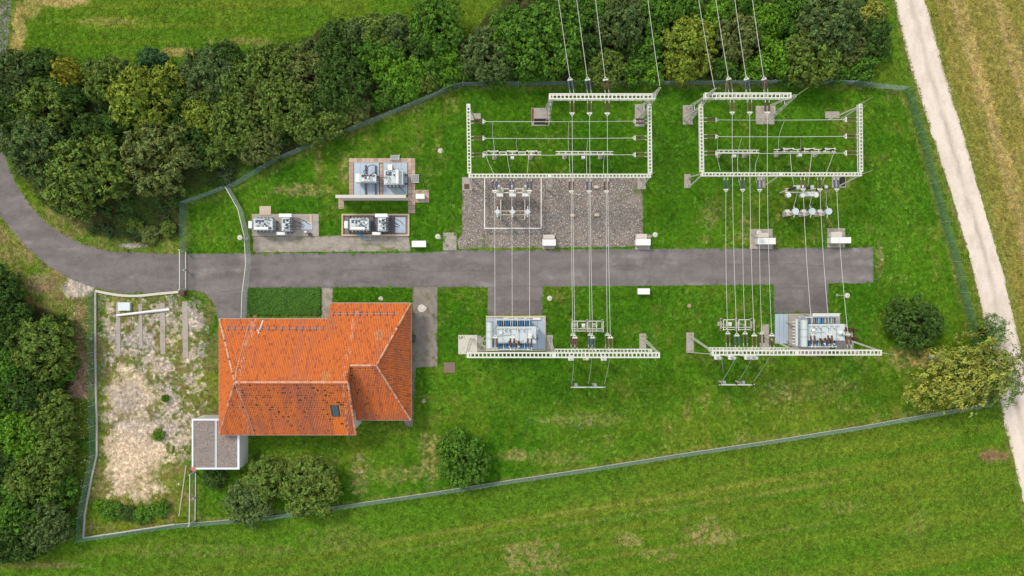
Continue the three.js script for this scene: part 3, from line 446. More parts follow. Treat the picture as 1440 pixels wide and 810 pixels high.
function fence(name, label, line, mat, opt = {}) {
  const f = thing(name, label, 'fence', P(line[0][0], line[0][1]), opt.group), o = f.position, pm = opt.post || M.post;
  const addPost = (u, v) => { const m = mesh('post', postGeo, pm, f); m.position.set(gx(u) - o.x, 0, gz(v) - o.z); m.scale.y = opt.h || 1; };
  for (let i = 0; i + 1 < line.length; i++) {
    const a = line[i], b = line[i + 1], L = Math.hypot(b[0] - a[0], b[1] - a[1]) / 10, n = Math.max(1, Math.round(L / 2.65));
    for (let k = 0; k < n; k++) {
      const u = a[0] + (b[0] - a[0]) * k / n, v = a[1] + (b[1] - a[1]) * k / n; addPost(u, v);
      const m = mesh('mesh_panel', linkGeo, mat, f); m.position.set(gx(u) - o.x, 0, gz(v) - o.z); m.rotation.y = -Math.atan2(b[1] - a[1], b[0] - a[0]); m.scale.set(L / n, opt.h || 1, 1);
      if (opt.rail) mesh('top_rail', bar(V(gx(u) - o.x, 1.93, gz(v) - o.z), V(gx(u + (b[0] - a[0]) / n) - o.x, 1.93, gz(v + (b[1] - a[1]) / n) - o.z), 0.07), M.galv, f);
    }
    if (opt.kerb) { const nn = Math.max(1, Math.round(L / 2.6)); for (let k = 0; k < nn; k++) { const t0 = k / nn, t1 = (k + 1) / nn, A = V(gx(a[0] + (b[0] - a[0]) * t0) - o.x, 0.1, gz(a[1] + (b[1] - a[1]) * t0) - o.z), B = V(gx(a[0] + (b[0] - a[0]) * t1) - o.x, 0.1, gz(a[1] + (b[1] - a[1]) * t1) - o.z); const d = new THREE.Vector3().subVectors(B, A).normalize().multiplyScalar(0.012); mesh('kerb_stone', bar(A.clone().add(d), B.clone().sub(d), opt.kerb, 0.24 + 0.02 * (k % 2)), M.pale, f); } }
  }
  const e = line[line.length - 1]; addPost(e[0], e[1]);
  return f;
}
fence('perimeter_fence', 'grey green chain-link fence running in front of the tree belt', [[262, 286], [318, 266], [331, 262], [395, 224], [453, 201], [527, 171], [602, 140], [636, 125], [652, 121], [780, 120], [900, 119.5], [1000, 119], [1110, 118], [1160, 118], [1195, 119], [1235, 124], [1270, 127]], M.fencegrey);
fence('perimeter_fence', 'green chain-link fence beside the pale gravel track', [[1270, 127], [1277, 142], [1290, 187], [1302, 232], [1316, 285], [1340, 368], [1350, 411], [1362, 455], [1388, 567]], M.fence);
fence('perimeter_fence', 'long grey green fence along the mown meadow', [[1388, 567], [1214, 598.5], [1085, 619], [957, 638], [828, 658.5], [700, 677.5], [606, 692.5], [475, 711.5], [387, 724.5], [300, 732.5], [246, 737]], M.fencegrey, { kerb: 0.06 });
fence('yard_fence', 'chain-link fence on a pale concrete kerb round the bare yard', [[246, 737], [180, 747], [118, 756], [120, 722], [128, 680], [137, 638], [137, 597], [135.5, 540], [134.6, 495], [135, 452], [135, 410]], M.fence, { kerb: 0.22 });
lone('yard_kerb', (() => { const pts = [[135, 409], [152, 412.5], [172, 415.5], [195, 416], [220, 413.5], [252, 410.5]], gs = []; const c = new THREE.CatmullRomCurve3(pts.map(([u, v]) => V(gx(u), 0.12, gz(v)))); for (let i = 0; i < 14; i++) gs.push(bar(c.getPoint(i / 14), c.getPoint((i + 1) / 14), 0.34, 0.26)); return gs; })(), M.pale, 'curved pale concrete kerb between the asphalt road and the bare yard', 'kerb');
fence('yard_fence', 'short fence piece leading from the sliding gate up to the trees', [[262, 352], [261.5, 318], [262, 286]], M.fence);
fence('inner_fence', 'light grey fence bending across the asphalt towards the house', [[325, 266], [342, 296], [351, 334], [353, 373], [348, 412], [346.5, 450]], std(0.40, 0.45, 0.44, 0.5, 0.3), { post: M.galv, rail: 1 });
{ // gates
  const gate = (label, a, b, hgt) => {
    const A = P(a[0], a[1]), B = P(b[0], b[1]), g = thing('gate', label, 'gate', A), L = A.distanceTo(B), d = new THREE.Vector3().subVectors(B, A).normalize(), at = (s, y) => d.clone().multiplyScalar(s).setY(y);
    mesh('gate_frame', [bar(at(0, 0.15), at(L, 0.15), 0.1), bar(at(0, hgt), at(L, hgt), 0.08), bar(at(0, 0.15), at(0, hgt), 0.08), bar(at(L, 0.15), at(L, hgt), 0.08), bar(at(L / 2, 0.15), at(L / 2, hgt), 0.06)], M.galv, g);
    const n = Math.round(L / 0.14), bars = []; for (let i = 1; i < n; i++) bars.push(bar(at(L * i / n, 0.18), at(L * i / n, hgt - .03), 0.018));
    const im = mesh('infill_bars', bars, M.fencegrey, g); im.userData.kind = 'stuff';
    for (const s of [-0.14, L + 0.14]) mesh('gate_post', bar(at(s, 0), at(s, hgt + 0.2), 0.16), M.post, g);
    const w = d.clone().applyAxisAngle(V(0, 1, 0), Math.PI / 2).multiplyScalar(0.22);
    mesh('latch_box', new RoundedBoxGeometry(0.3, 0.4, 0.3, 1, 0.03).translate(at(L * .5, 1.1).x + w.x, 1.1, at(L * .5, 1.1).z + w.z), M.grey, g);
    return g;
  };
  gate('sliding steel gate standing across the asphalt entrance road', [262, 354], [262, 406], 1.95);
  gate('narrow steel gate between the garage and the meadow fence', [276, 664], [275, 731], 1.9);
  const c = P(252, 413); lone('gate_motor', [new RoundedBoxGeometry(0.7, 0.75, 0.6, 2, 0.05).translate(c.x + .7, 0.4, c.z - .05), bx(c.x + .3, c.x + 1.1, 0, 0.1, c.z - .4, c.z + .3)], M.rust, 'small brown drive box at the foot of the sliding gate', 'gate motor');
}
// ---------------------------------------------------------------- steel gantries
const plate = (u0, u1, v0, v1, h = 0.1) => bx(gx(u0), gx(u1), -0.1, h, gz(v0), gz(v1));
function beamGeo(A, B, w, h, pitch, ch = 0.13) { // batten-plate box beam seen from above as a row of square holes
  const d = new THREE.Vector3().subVectors(B, A), L = d.length(); d.normalize(); const s = new THREE.Vector3().crossVectors(d, V(0, 1, 0)).normalize(), gs = [];
  const at = (t, a, y) => A.clone().addScaledVector(d, t).addScaledVector(s, a).add(V(0, y, 0));
  for (const a of [-1, 1]) for (const y of [0, -h]) gs.push(bar(at(0, a * (w / 2 - ch / 2), y), at(L, a * (w / 2 - ch / 2), y), ch, ch * 0.8));
  const n = Math.round(L / pitch);
  for (let i = 0; i <= n; i++) { const t = clamp(L * i / n, 0.12, L - 0.12), wb = (i === 0 || i === n) ? 0.24 : pitch * 0.30; const q = (y) => { const g = new THREE.BoxGeometry(wb, 0.03, w - ch * 1.2); _m.makeBasis(d, V(0, 1, 0), s).setPosition(at(t, 0, y)); return g.applyMatrix4(_m); }; gs.push(q(0.025)); if (i % 4 === 0) gs.push(q(-h)); if (i % 2 === 0) for (const a of [-1, 1]) gs.push(bar(at(t, a * (w / 2 - ch / 2), 0), at(t, a * (w / 2 - ch / 2), -h), 0.07)); }
  return gs;
}
function legGeo(a, b, w0, w1, c = 0.09) { // two-chord lattice leg
  const d = new THREE.Vector3().subVectors(b, a), L = d.length(); d.normalize(); const s = new THREE.Vector3().crossVectors(d, V(0, 0, 1)).normalize(), gs = [], n = Math.max(4, Math.round(L / 0.85));
  const at = (t, k) => a.clone().addScaledVector(d, L * t).addScaledVector(s, k * (w0 + (w1 - w0) * t) / 2);
  gs.push(bar(at(0, -1), at(1, -1), c), bar(at(0, 1), at(1, 1), c));
  for (let i = 0; i < n; i++) gs.push(bar(at(i / n, i % 2 ? 1 : -1), at((i + 1) / n, i % 2 ? -1 : 1), c * 0.55));
  return gs;
}
function aframe(g, o, cx, cz, top, spread, foot, wLeg = 0.55) { // two lattice legs meeting under the beam
  const loc = p => p.clone().sub(o);
  for (const s of [-1, 1]) mesh('leg', legGeo(loc(V(cx, 0.1, cz + s * spread)), loc(top.clone().add(V(0, 0, s * 0.12))), wLeg, 0.25), M.galv, g);
  for (const t of [0.35, 0.68]) mesh('brace', bar(loc(V(cx + (top.x - cx) * t, top.y * t, cz - spread * (1 - t))), loc(V(cx + (top.x - cx) * t, top.y * t, cz + spread * (1 - t))), 0.08), M.galv, g);
  mesh('footing', [plate(...foot).translate(-o.x, 0, -o.z)], M.concrete, g);
}
const HB = 10.2, HP = 13.4, HU = 7.2, HG = 10.8;
function spike(g, o, p, h, r = 0.05) { mesh('lightning_rod', rod(p.clone().sub(o), p.clone().sub(o).add(V(0, h, 0)), r, r * 0.4), M.galv, g); }
{ // line gantries where the overhead lines come in
  const mk = (label, A, B, posts, foots) => {
    const g = thing('line_gantry', label, 'gantry', V(posts[0], 0, gz(162))), o = g.position.clone();
    mesh('beam', beamGeo(A.clone().sub(o), B.clone().sub(o), 0.74, 0.6, 0.49, 0.15), M.galv, g);
    posts.forEach((x, i) => aframe(g, o, x, gz(162.5), V(x, HB - .1, A.z), 1.05, foots[i]));
    return [g, o];
  };
  const zb = P(0, 135.5, HB).z;
  { const x0 = P(772, 0, HB).x, x1 = P(919, 0, HB).x, [g, o] = mk('long line gantry at the tree belt above the gravel bed side', V(x0, HB, zb), V(x1 + .3, HB, zb), [x0 + .35, gx(899)], [[747, 772.5, 152, 177], [892.5, 906, 146.5, 178]]);
    mesh('peak', [...legGeo(V(gx(899), HB - .1, zb).sub(o), V(gx(899), HP, zb - .15).sub(o), 0.4, 0.15, 0.08), ...legGeo(V(gx(899), HB - .1, zb - .3).sub(o), V(gx(899), HP, zb - .15).sub(o), 0.4, 0.15, 0.08)], M.galv, g);
    mesh('pit', [bx(gx(751), gx(771), 0.1, 0.13, gz(167), gz(175.5)).translate(-o.x, 0, -o.z)], M.pitblack, g); mesh('rust_edge', [bx(gx(747.5), gx(750.5), 0.1, 0.12, gz(153), gz(172)).translate(-o.x, 0, -o.z)], std(.16, .05, .04, .9), g); }
  { const x0 = P(994, 0, HB).x, x1 = P(1113, 0, HB).x, [g, o] = mk('shorter line gantry at the tree belt over plain grass', V(x0 - .3, HB, zb - .1), V(x1, HB, zb - .1), [gx(967), gx(1076)], [[960, 974, 148, 175.5], [1062.5, 1088.5, 149, 175]]);
    mesh('peak', [...legGeo(V(gx(967), HB - .1, zb).sub(o), V(gx(967), HP - .3, zb - .15).sub(o), 0.4, 0.15, 0.08), ...legGeo(V(gx(967), HB - .1, zb - .3).sub(o), V(gx(967), HP - .3, zb - .15).sub(o), 0.4, 0.15, 0.08)], M.galv, g);
    spike(g, o, V(gx(1076), HB, zb), 3.8); }
}
{ // busbar frames, three beams each
  const mk = (label, ul, ur, vt, vb, mid, foots, spikes, open) => {
    const TL = P(ul, vt, HU), BL = P(ul + 1.5, vb, HU), TR = P(ur, vt, HU), BR = P(ur + 1, vb, HU), g = thing('busbar_gantry', label, 'gantry', V(BL.x, 0, BL.z)), o = g.position.clone(), l = p => p.clone().sub(o);
    mesh('cross_beam', beamGeo(l(V(BL.x - .1, HU, BL.z)), l(V(mid, HU, BL.z)), 0.5, 0.5, 0.46, 0.11), M.galv, g);
    mesh('cross_beam', beamGeo(l(V(mid, HU, BL.z)), l(V(BR.x + .1, HU, BL.z)), 0.5, 0.5, 0.46, 0.11), M.galv, g);
    mesh('side_beam', beamGeo(l(TL), l(V(BL.x, HU, BL.z - .3)), 0.5, 0.5, 0.46, 0.11), M.galv, g);
    mesh('side_beam', beamGeo(l(TR), l(V(BR.x, HU, BL.z - .3)), 0.5, 0.5, 0.46, 0.11), M.galv, g);
    for (const [p, dx, dz] of [[V(TL.x, 0, TL.z + .3), 0.55, 0.0], [V(TR.x, 0, TR.z + .3), open ? 0.8 : 0.35, 0], [V(BL.x, 0, BL.z), 0, 0.75], [V(BR.x, 0, BL.z), 0, 0.75], [V(mid, 0, BL.z), 0, 0.75]]) for (const s of [-1, 1]) mesh('leg', [bar(l(V(p.x + dx * s, 0.05, p.z + dz * s)), l(V(p.x + dx * s * .15, HU - .5, p.z + dz * s * .15)), 0.15)], M.galv, g);
    for (const f of foots) mesh('footing', [plate(...f).translate(-o.x, 0, -o.z)], M.concrete, g);
    for (const i of spikes) spike(g, o, [TL, TR, BL, BR][i].clone().setZ(i < 2 ? TL.z : BL.z), 2.9);
    return g;
  };
  const g = mk('busbar frame over the lawn and the gravel bed', 658.5, 913.5, 146, 247, P(773, 0, HU).x, [[656, 676, 159.5, 168], [896, 908, 250, 266], [650, 664, 250, 268], [768, 777, 249, 263]], [3], false);
  const g2 = mk('busbar frame standing wholly on grass', 986, 1210, 146, 245, P(1098, 0, HU).x, [[1160, 1180, 157, 166.5], [962, 971, 245, 264.5], [1066, 1076, 246, 264], [1169.5, 1189, 245, 264]], [1, 3], true);
  mesh('pit', [bx(gx(1180), gx(1188), 0.1, 0.13, gz(247), gz(262)).translate(-g2.position.x, 0, -g2.position.z)], M.pitblack, g2);
  mesh('pit', [bx(gx(653), gx(660), 0.1, 0.13, gz(259), gz(266)).translate(-g.position.x, 0, -g.position.z)], M.rust, g);
}
{ // transformer gantries: high beam with a second, lower beam under part of it
  const mk = (label, u0, u1, lowA, lowB, posts, zHi, zLo, foots, spikes) => {
    const A = P(u0, zHi, HG), B = P(u1, zHi, HG), g = thing('transformer_gantry', label, 'gantry', V(A.x, 0, A.z)), o = g.position.clone(), l = p => p.clone().sub(o);
    const mid = posts[1][0];
    mesh('beam', beamGeo(l(A), l(V(mid, HG, A.z)), 0.70, 0.6, 0.49, 0.15), M.galv, g); mesh('beam', beamGeo(l(V(mid, HG, A.z)), l(B), 0.70, 0.6, 0.49, 0.15), M.galv, g);
    const LA = P(lowA, zLo, HU), LB = P(lowB, zLo, HU); mesh('lower_beam', beamGeo(l(LA), l(LB), 0.5, 0.5, 0.46, 0.11), M.galv, g);
    posts.forEach(([x, zc, sp], i) => { for (const s of [-1, 1]) mesh('leg', legGeo(l(V(x, 0.05, zc + s * sp)), l(V(x, HG - .3, A.z + s * .2)), 0.4, 0.25), M.galv, g); if (foots[i]) mesh('footing', [plate(...foots[i]).translate(-o.x, 0, -o.z)], i === 0 && u0 < 700 ? M.pale : M.concrete, g); });
    for (const s of spikes) spike(g, o, V(s, HG, A.z), 2.6);
    return g;
  };
  mk('gantry straddling the transformer beside the asphalt stub with the round conservator', 656.5, 928, 779, 917, [[gx(663.5), 8.0, 1.0], [gx(772.5), 8.0, 1.0], [gx(903.5), 8.0, 1.0]], 499.5, 493.5, [[644.5, 671.5, 471, 498], [768, 777.5, 471, 495], [899, 908.5, 469, 491]], []);
  mk('gantry with a long twin-leg end over the transformer near the dark round bush', 1001, 1240, 997, 1112, [[gx(970), 7.9, 1.15], [gx(1075.5), 7.9, 1.1], [gx(1181), 7.9, 1.0]], 496, 491.5, [[965, 975.5, 467.5, 496], [1070, 1081, 456, 494], [1174, 1200, 468, 494]], [gx(1181) + .02]);
}
console.log('gantries done');
// ---------------------------------------------------------------- insulator strings and conductors
const insG = insulatorGeo(1.15, 0.165, 8, 0.55).rotateZ(-Math.PI / 2);   // along +x
const strings = {};
function stringProto(mat, key) { // double tension string, from the beam (x = 0) to the yoke (x = 2)
  const g = new THREE.Group(); g.name = 'insulator_string';
  mesh('beam_link', [bar(V(0, 0, -.24), V(.42, 0, -.24), 0.05), bar(V(0, 0, .24), V(.42, 0, .24), 0.05)].slice(0, 1), M.galv, g);
  mesh('beam_link', [bar(V(0, 0, .24), V(.42, 0, .24), 0.05)], M.galv, g);
  for (const s of [-1, 1]) { const q = mesh('insulator', insG, mat, g); q.position.set(0.42, 0, s * .24); mesh('end_cap', [cyl(0.075, 0.075, 0.14, 0, -0.07, 0, 8).rotateZ(Math.PI / 2)], M.galv, q).position.set(0, 0, 0); mesh('end_cap', [cyl(0.075, 0.075, 0.14, 0, -0.07, 0, 8).rotateZ(Math.PI / 2)], M.galv, q).position.set(1.15, 0, 0); }
  mesh('yoke', [bar(V(1.66, 0, -.34), V(1.66, 0, .34), 0.16, 0.06), bar(V(1.66, 0, -.3), V(1.98, 0, 0), 0.08, 0.06), bar(V(1.66, 0, .3), V(1.98, 0, 0), 0.08, 0.06)], M.galv, g);
  return g;
}
const insMats = { brown: M.brown, slate: M.slate, green: M.bottle, khaki: M.khaki };
function insString(kind, at, dir, where, group) {
  if (!strings[kind]) strings[kind] = stringProto(insMats[kind], kind);
  const c = strings[kind].clone(); c.name = numbered('insulator_string'); c.position.copy(at);
  const d = dir.clone().normalize(), s = new THREE.Vector3().crossVectors(d, V(0, 1, 0)).normalize(), u = new THREE.Vector3().crossVectors(s, d);
  c.quaternion.setFromRotationMatrix(_m.makeBasis(d, u, s)); scene.add(c);
  const kn = { brown: 'red-brown', slate: 'dark slate', green: 'bottle green', khaki: 'olive brown' }[kind];
  tag(c, `double ${kn} insulator string ${where}`, 'insulator', group); return at.clone().addScaledVector(d, 1.98);
}
function wire(a, b, sag, r, label, group) {
  const pts = []; for (let i = 0; i <= 10; i++) { const t = i / 10; pts.push(a.clone().lerp(b, t).add(V(0, -sag * 4 * t * (1 - t), 0))); }
  return lone('conductor', tube(pts, r, 20, 5), M.wire, label, 'wire', group);
}
function span(a, b, kA, kB, sag, lab, group, r = 0.028) { // beam to beam with a string at each end
  const d = new THREE.Vector3().subVectors(b, a); const p = kA ? insString(kA, a, d.clone().setY(d.y - 2 * sag), lab[0], lab[0] + ' set') : a, q = kB ? insString(kB, b, d.clone().negate().setY(-d.y - 2 * sag), lab[1], lab[1] + ' set') : b;
  return wire(p, q, sag, r, lab[2], group);
}
{
  const zHigh = P(0, 135.5, HB).z;
  const kinds = ['slate', 'slate', 'brown'];
  // --- gravel-bed side
  [[804.5, 809, 799, 784], [829, 834, 826.5, 811], [854, 859, 853.5, 838.5]].forEach(([u, w, t, e], i) => {
    const a = V(P(u, 0, HB).x, HB - .15, zHigh + .4), b = V(P(w, 0, HG).x, HG - .2, P(0, 495, HG).z - .1);
    span(a, b, i === 2 ? 'brown' : 'khaki', ['brown', 'green', 'khaki'][i], 0.5, ['under the long line gantry on its yard side', 'on the high beam over the open lawn', 'upper conductor crossing the asphalt from the long line gantry'], 'upper conductors from the long line gantry');
    // incoming line
    const c = V(P(u, 0, HB).x, HB - .1, zHigh - .4), top = P(e - (t - e) * 0.9, -110, 15.5);
    span(c, top, kinds[i], null, 0.3, ['on the tree side of the long line gantry', '', 'incoming overhead conductor above the belt to the long line gantry'], 'incoming conductors of the long line gantry', 0.036);
  });
  wire(P(928, 121, HP), P(898, -110, 18.5), 0.4, 0.035, 'earth wire leading from the peak of the long line gantry');
  [803.5, 828.5, 853].forEach((u, i) => span(V(P(u, 0, HU).x, HU - .2, P(0, 247, HU).z + .3), V(P(806 + i * 24.3, 0, HU).x, HU - .2, P(0, 492, HU).z - .25), ['brown', 'slate', 'brown'][i], ['brown', 'green', 'khaki'][i], 0.35, ['on the busbar cross beam above the empty gravel', 'on the low beam over the open lawn', 'lower conductor crossing the asphalt from the gravel bed beam'], 'lower conductors over the gravel bed'));
  [[695.5, 696], [719.7, 720.5], [744.5, 745]].forEach(([u, w], i) => span(V(P(u, 0, HU).x, HU - .2, P(0, 247, HU).z + .3), V(P(w, 0, HG).x, HG - .3, P(0, 497, HG).z - .3), 'slate', 'brown', 0.3, ['on the busbar cross beam above the circuit breaker boxes', 'over the lower fins of the yellow-rimmed transformer', 'conductor over the asphalt stub to the blue finned transformer with yellow rim'], 'conductors over the yellow-rimmed transformer'));
  [170.8, 194.5, 218].forEach((v, i) => span(P(661.5, v, HU - .1), P(911, v - 0.6, HU - .1), i === 0 ? 'brown' : 'khaki', i === 0 ? 'brown' : 'khaki', 0.2, ['on the side beam beside the bare fence lawn', 'on the side beam shared with the long line gantry', 'busbar strung inside the frame that reaches the gravel bed'], 'busbars of the frame reaching the gravel bed', 0.036));
  // --- grass side
  [[1030, 1037.5, 1022.5, 1007], [1054.8, 1062, 1050, 1035], [1079.6, 1086.7, 1077, 1061]].forEach(([u, w, t, e], i) => {
    const a = V(P(u, 0, HB).x, HB - .15, zHigh + .3), b = V(P(w, 0, HG).x, HG - .2, P(0, 492, HG).z - .1);
    span(a, b, i === 2 ? 'brown' : 'khaki', ['green', 'khaki', 'brown'][i], 0.5, ['under the short line gantry on its yard side', 'on the high beam of the twin-leg gantry', 'upper conductor crossing the asphalt from the short line gantry'], 'upper conductors from the short line gantry');
    const c = V(P(u - 2, 0, HB).x, HB - .1, zHigh - .5);
    span(c, P(e - (t - e) * 1.0, -110, 15.5), ['khaki', 'slate', 'brown'][i], null, 0.3, ['on the tree side of the short line gantry', '', 'incoming overhead conductor above the belt to the short line gantry'], 'incoming conductors of the short line gantry', 0.036);
    lone('jumper', tube([P(t + 0.5, 104, HB + .2), P(t - 1.5, 118, HB - .7), P(t - 1, 138, HB - 1.1), P(u - 4, 148, HB - .7), P(u - 1, 158, HB - .2)], 0.025, 24, 5), M.wire, 'slack jumper cable looping under the short line gantry beam', 'wire', 'jumpers of the short line gantry');
  });
  wire(P(1004.5, 123, HP - .3), P(966, -110, 18.5), 0.4, 0.035, 'earth wire leading from the peak of the short line gantry');
  [[1021.5, 1024.5], [1045, 1049], [1069, 1072.5]].forEach(([u, w], i) => span(V(P(u, 0, HU).x, HU - .2, P(0, 245, HU).z + .3), V(P(w, 0, HU).x, HU - .2, P(0, 490, HU).z - .25), ['green', 'slate', 'slate'][i], ['khaki', 'khaki', 'brown'][i], 0.35, ['on the grass side busbar cross beam near the twin-leg footing', 'on the low beam of the twin-leg gantry', 'lower conductor crossing the asphalt from the grass busbar frame'], 'lower conductors from the grass busbar frame'));
  [[1129.5, 1145.5], [1153, 1170], [1176.5, 1196]].forEach(([u, w], i) => span(V(P(u, 0, HU).x, HU - .2, P(0, 245, HU).z + .3), V(P(w, 0, HG).x, HG - .3, P(0, 493, HG).z - .3), i < 2 ? 'khaki' : 'slate', 'brown', 0.3, ['on the grass busbar beam above the round-headed transformers', 'over the lower fins of the transformer near the round bush', 'conductor slanting over the asphalt end to the transformer near the bush'], 'conductors to the transformer near the bush'));
  [168.5, 192, 215.5].forEach(v => span(P(989, v, HU - .1), P(1208, v - .4, HU - .1), 'khaki', 'khaki', 0.2, ['on the grass busbar side beam near the short line gantry', 'on the grass busbar side beam facing the track', 'busbar strung inside the frame standing on grass'], 'busbars of the frame on grass', 0.036));
}
// droppers between busbars and apparatus
{
  const drop = (pts, label, group, r = 0.03) => lone('dropper', tube(pts.map(p => P(...p)), r, 16, 5), M.wire, label, 'wire', group);
  const HD = 4.6;
  for (const p of [[[693, 171, 7], [692.5, 185, 5.8], [694, 198, 5.2], [695.5, 213, HD]], [[727, 194.5, 7], [726, 203, 5.6], [728, 213, HD]], [[683, 218, HD], [688, 231, 5.6], [695, 246, 7]], [[712.5, 214, HD], [715, 231, 5.6], [718, 246, 7]], [[743.5, 214, HD], [742.5, 231, 5.6], [741, 246, 7]], [[800, 171, 7], [799, 190, 5.8], [799.5, 213, HD]], [[827, 194, 7], [825, 212, 5.6], [825, 247, 6.8]], [[850, 218, 7], [848.5, 232, 6], [849, 247, 6.8]], [[800.5, 217, HD], [801, 232, 5.8], [802, 247, 6.8]]]) drop(p, 'thin dropper cable by the disconnectors of the gravel bed frame', 'droppers of the gravel bed frame');
  for (const p of [[[1009.5, 192, 7], [1009, 203, 5.6], [1009.5, 224, 5.6], [1013, 240, 6.8]], [[1043, 194, 7], [1038, 215, 5.6], [1038, 247, 6.4], [1041, 262, 7]], [[1067, 218, 7], [1062.5, 232, 6], [1062.5, 250, 6.4], [1066, 263, 7]], [[1103, 170, 7], [1096, 190, 5.8], [1094.5, 210, HD]], [[1126, 196, 7], [1126, 204, 5.6], [1126, 211, HD]], [[1111, 212, HD], [1113, 238, 5.4], [1116.5, 262, 5]], [[1142, 212, HD], [1139, 238, 5.4], [1136, 262, 5]], [[1174, 211, HD], [1164, 238, 5.4], [1155, 262, 5]]]) drop(p, 'thin dropper cable by the disconnectors of the grass frame', 'droppers of the grass frame');
}
// ---------------------------------------------------------------- disconnectors under the busbars
const postIns = insulatorGeo(1.3, 0.14, 9);
function disconnector(label, u0, u1, v, hb, arms) {
  const a = P(u0, v, hb), b = P(u1, v, hb), g = thing('disconnector', label, 'disconnector', V((a.x + b.x) / 2, 0, a.z)), o = g.position.clone(), L = b.x - a.x;
  mesh('base_beam', [bar(V(-L / 2, hb, -.17), V(L / 2, hb, -.17), 0.12, 0.16), bar(V(-L / 2, hb, .17), V(L / 2, hb, .17), 0.12, 0.16), ...Array.from({ length: 9 }, (_, i) => box(0.12, 0.1, 0.4, -L / 2 + L * (i + .5) / 9, hb, 0))], M.galv, g);
  for (const s of [-0.32, 0.32]) { mesh('support', bar(V(L * s, 0, 0), V(L * s, hb - .08, 0), 0.22), M.galv, g); mesh('footing', box(0.6, 0.3, 0.6, L * s, 0, 0), M.concrete, g); }
  mesh('drive_box', rbx(-.25, .25, 1, 1.7, .12, .5), M.white, g);
  if (arms) for (let i = 0; i < 3; i++) { const c = -L / 2 + L * (i + .5) / 3; for (const s of [-.62, .62]) { const q = mesh('post_insulator', postIns, M.brown, g); q.position.set(c + s, hb + .08, 0); mesh('terminal', cyl(0.12, 0.12, 0.1, 0, 1.3, 0, 8), M.galv, q); } mesh('switch_arm', bar(V(c - .75, hb + 1.46, 0), V(c + .75, hb + 1.46, 0), 0.09), M.galv, g); }
  return g;
}
disconnector('white railed disconnector with six post insulators above the breaker', 680, 761, 215.5, 3.1, true);
disconnector('plain bare disconnector rail beside the conductors over gravel', 781.5, 862.5, 215, 3.1, false);
disconnector('short bare disconnector rail at the grass frame side', 1008, 1067.5, 213, 3.1, false);
disconnector('long disconnector with six post insulators in the grass frame', 1088, 1175, 212, 3.1, true);

// ---------------------------------------------------------------- breaker and current transformers on the gravel bed
{
  const g = thing('circuit_breaker', 'three-pole circuit breaker with pale boxes standing on the gravel', 'circuit breaker', P(721, 268)), o = g.position.clone(), L = (u, v, h) => P(u, v, h).sub(o);
  for (const v of [265.5, 271]) mesh('frame_rail', bar(L(696, v, 2.4), L(745, v, 2.4), 0.13), M.yellowrim === undefined ? M.galv : std(0.6, 0.6, 0.5, 0.6), g);
  for (const u of [704, 738]) { mesh('support', bar(L(u, 268, 0), L(u, 268, 2.4), 0.2), M.galv, g); mesh('footing', box(0.9, 0.3, 0.9, gx(u) - o.x, 0, 0), M.concrete, g); }
  for (const u of [703, 721, 739]) {
    const p = L(u, 272.5, 2.2); const b = mesh('drive_box', rbx(p.x - .46, p.x + .46, 1.35, 2.45, p.z - .4, p.z + .4), M.white, g);
    const q = L(u - 0.8, 266.5, 2.4); const c = mesh('pole_column', insulatorGeo(1.6, 0.17, 10), M.porcelain, g); c.position.set(q.x, 2.45, q.z);
    mesh('interrupter', insulatorGeo(1.4, 0.19, 9), M.porcelain, c).position.y = 1.62; mesh('terminal', [cyl(0.2, 0.16, 0.25, 0, 3.02, 0, 10), box(0.5, 0.06, 0.12, 0.1, 1.6, 0)], M.white, c);
    mesh('gear', rbx(p.x - .5, p.x + .5, 2.5, 2.75, q.z - .1, q.z + .36), std(0.45, 0.45, 0.32, 0.6), g);
  }
  const rails = thing('barrier_rail', 'white rail barrier framing the breaker on the gravel bed', 'barrier', P(721, 285)), ro = rails.position.clone(), l = (u, v, h) => P(u, v, h).sub(ro);
  const hb = 1.1; for (const [a, b] of [[[681.5, 250], [681.5, 321]], [[681.5, 321], [761, 321]], [[761, 321], [761, 250]]]) { mesh('rail', bar(l(...a, hb), l(...b, hb), 0.12), M.white, rails); }
  for (const [u, v] of [[681.5, 250], [681.5, 285], [681.5, 321], [721, 321], [761, 321], [761, 285], [761, 250]]) mesh('rail_post', bar(l(u, v, hb).setY(0), l(u, v, hb), 0.07), M.galv, rails);
  for (const u of [704.2, 738]) { const m = lone('steel_channel', bar(P(u, 281, .25), P(u, 309, .25), 0.16, 0.2), M.galv, 'pale steel channel lying between breaker and measuring transformers', 'channel', 'steel channels on the gravel'); }
}
const ctProto = (() => { const g = new THREE.Group(); g.name = 'current_transformer'; mesh('support', [bar(V(0, 0, 0), V(0, 2.2, 0), 0.26)], M.galv, g); mesh('footing', box(0.6, 0.3, 0.6, 0, 0, 0), M.concrete, g); mesh('tank', rbx(-.26, .26, 2.2, 2.65, -.26, .26), M.paint, g); mesh('column', insulatorGeo(1.5, 0.2, 10), M.porcelain, g).position.y = 2.65; const hd = mesh('head', [new RoundedBoxGeometry(0.62, 0.5, 0.62, 2, 0.08).rotateY(Math.PI / 4).translate(0, 4.4, 0)], M.paint, g); mesh('terminal', [bar(V(0, 4.45, -.42), V(0, 4.45, -.72), 0.1)], M.galv, hd); mesh('terminal', [bar(V(0, 4.45, .42), V(0, 4.45, .72), 0.1)], M.galv, hd); return g; })();
[699.7, 720.7, 742].forEach(u => { const c = ctProto.clone(); c.name = numbered('current_transformer'); c.position.copy(P(u, 298, 4.4)).setY(0); scene.add(c); tag(c, 'current transformer with a diamond shaped pale head on the gravel', 'transformer', 'diamond-headed current transformers'); });
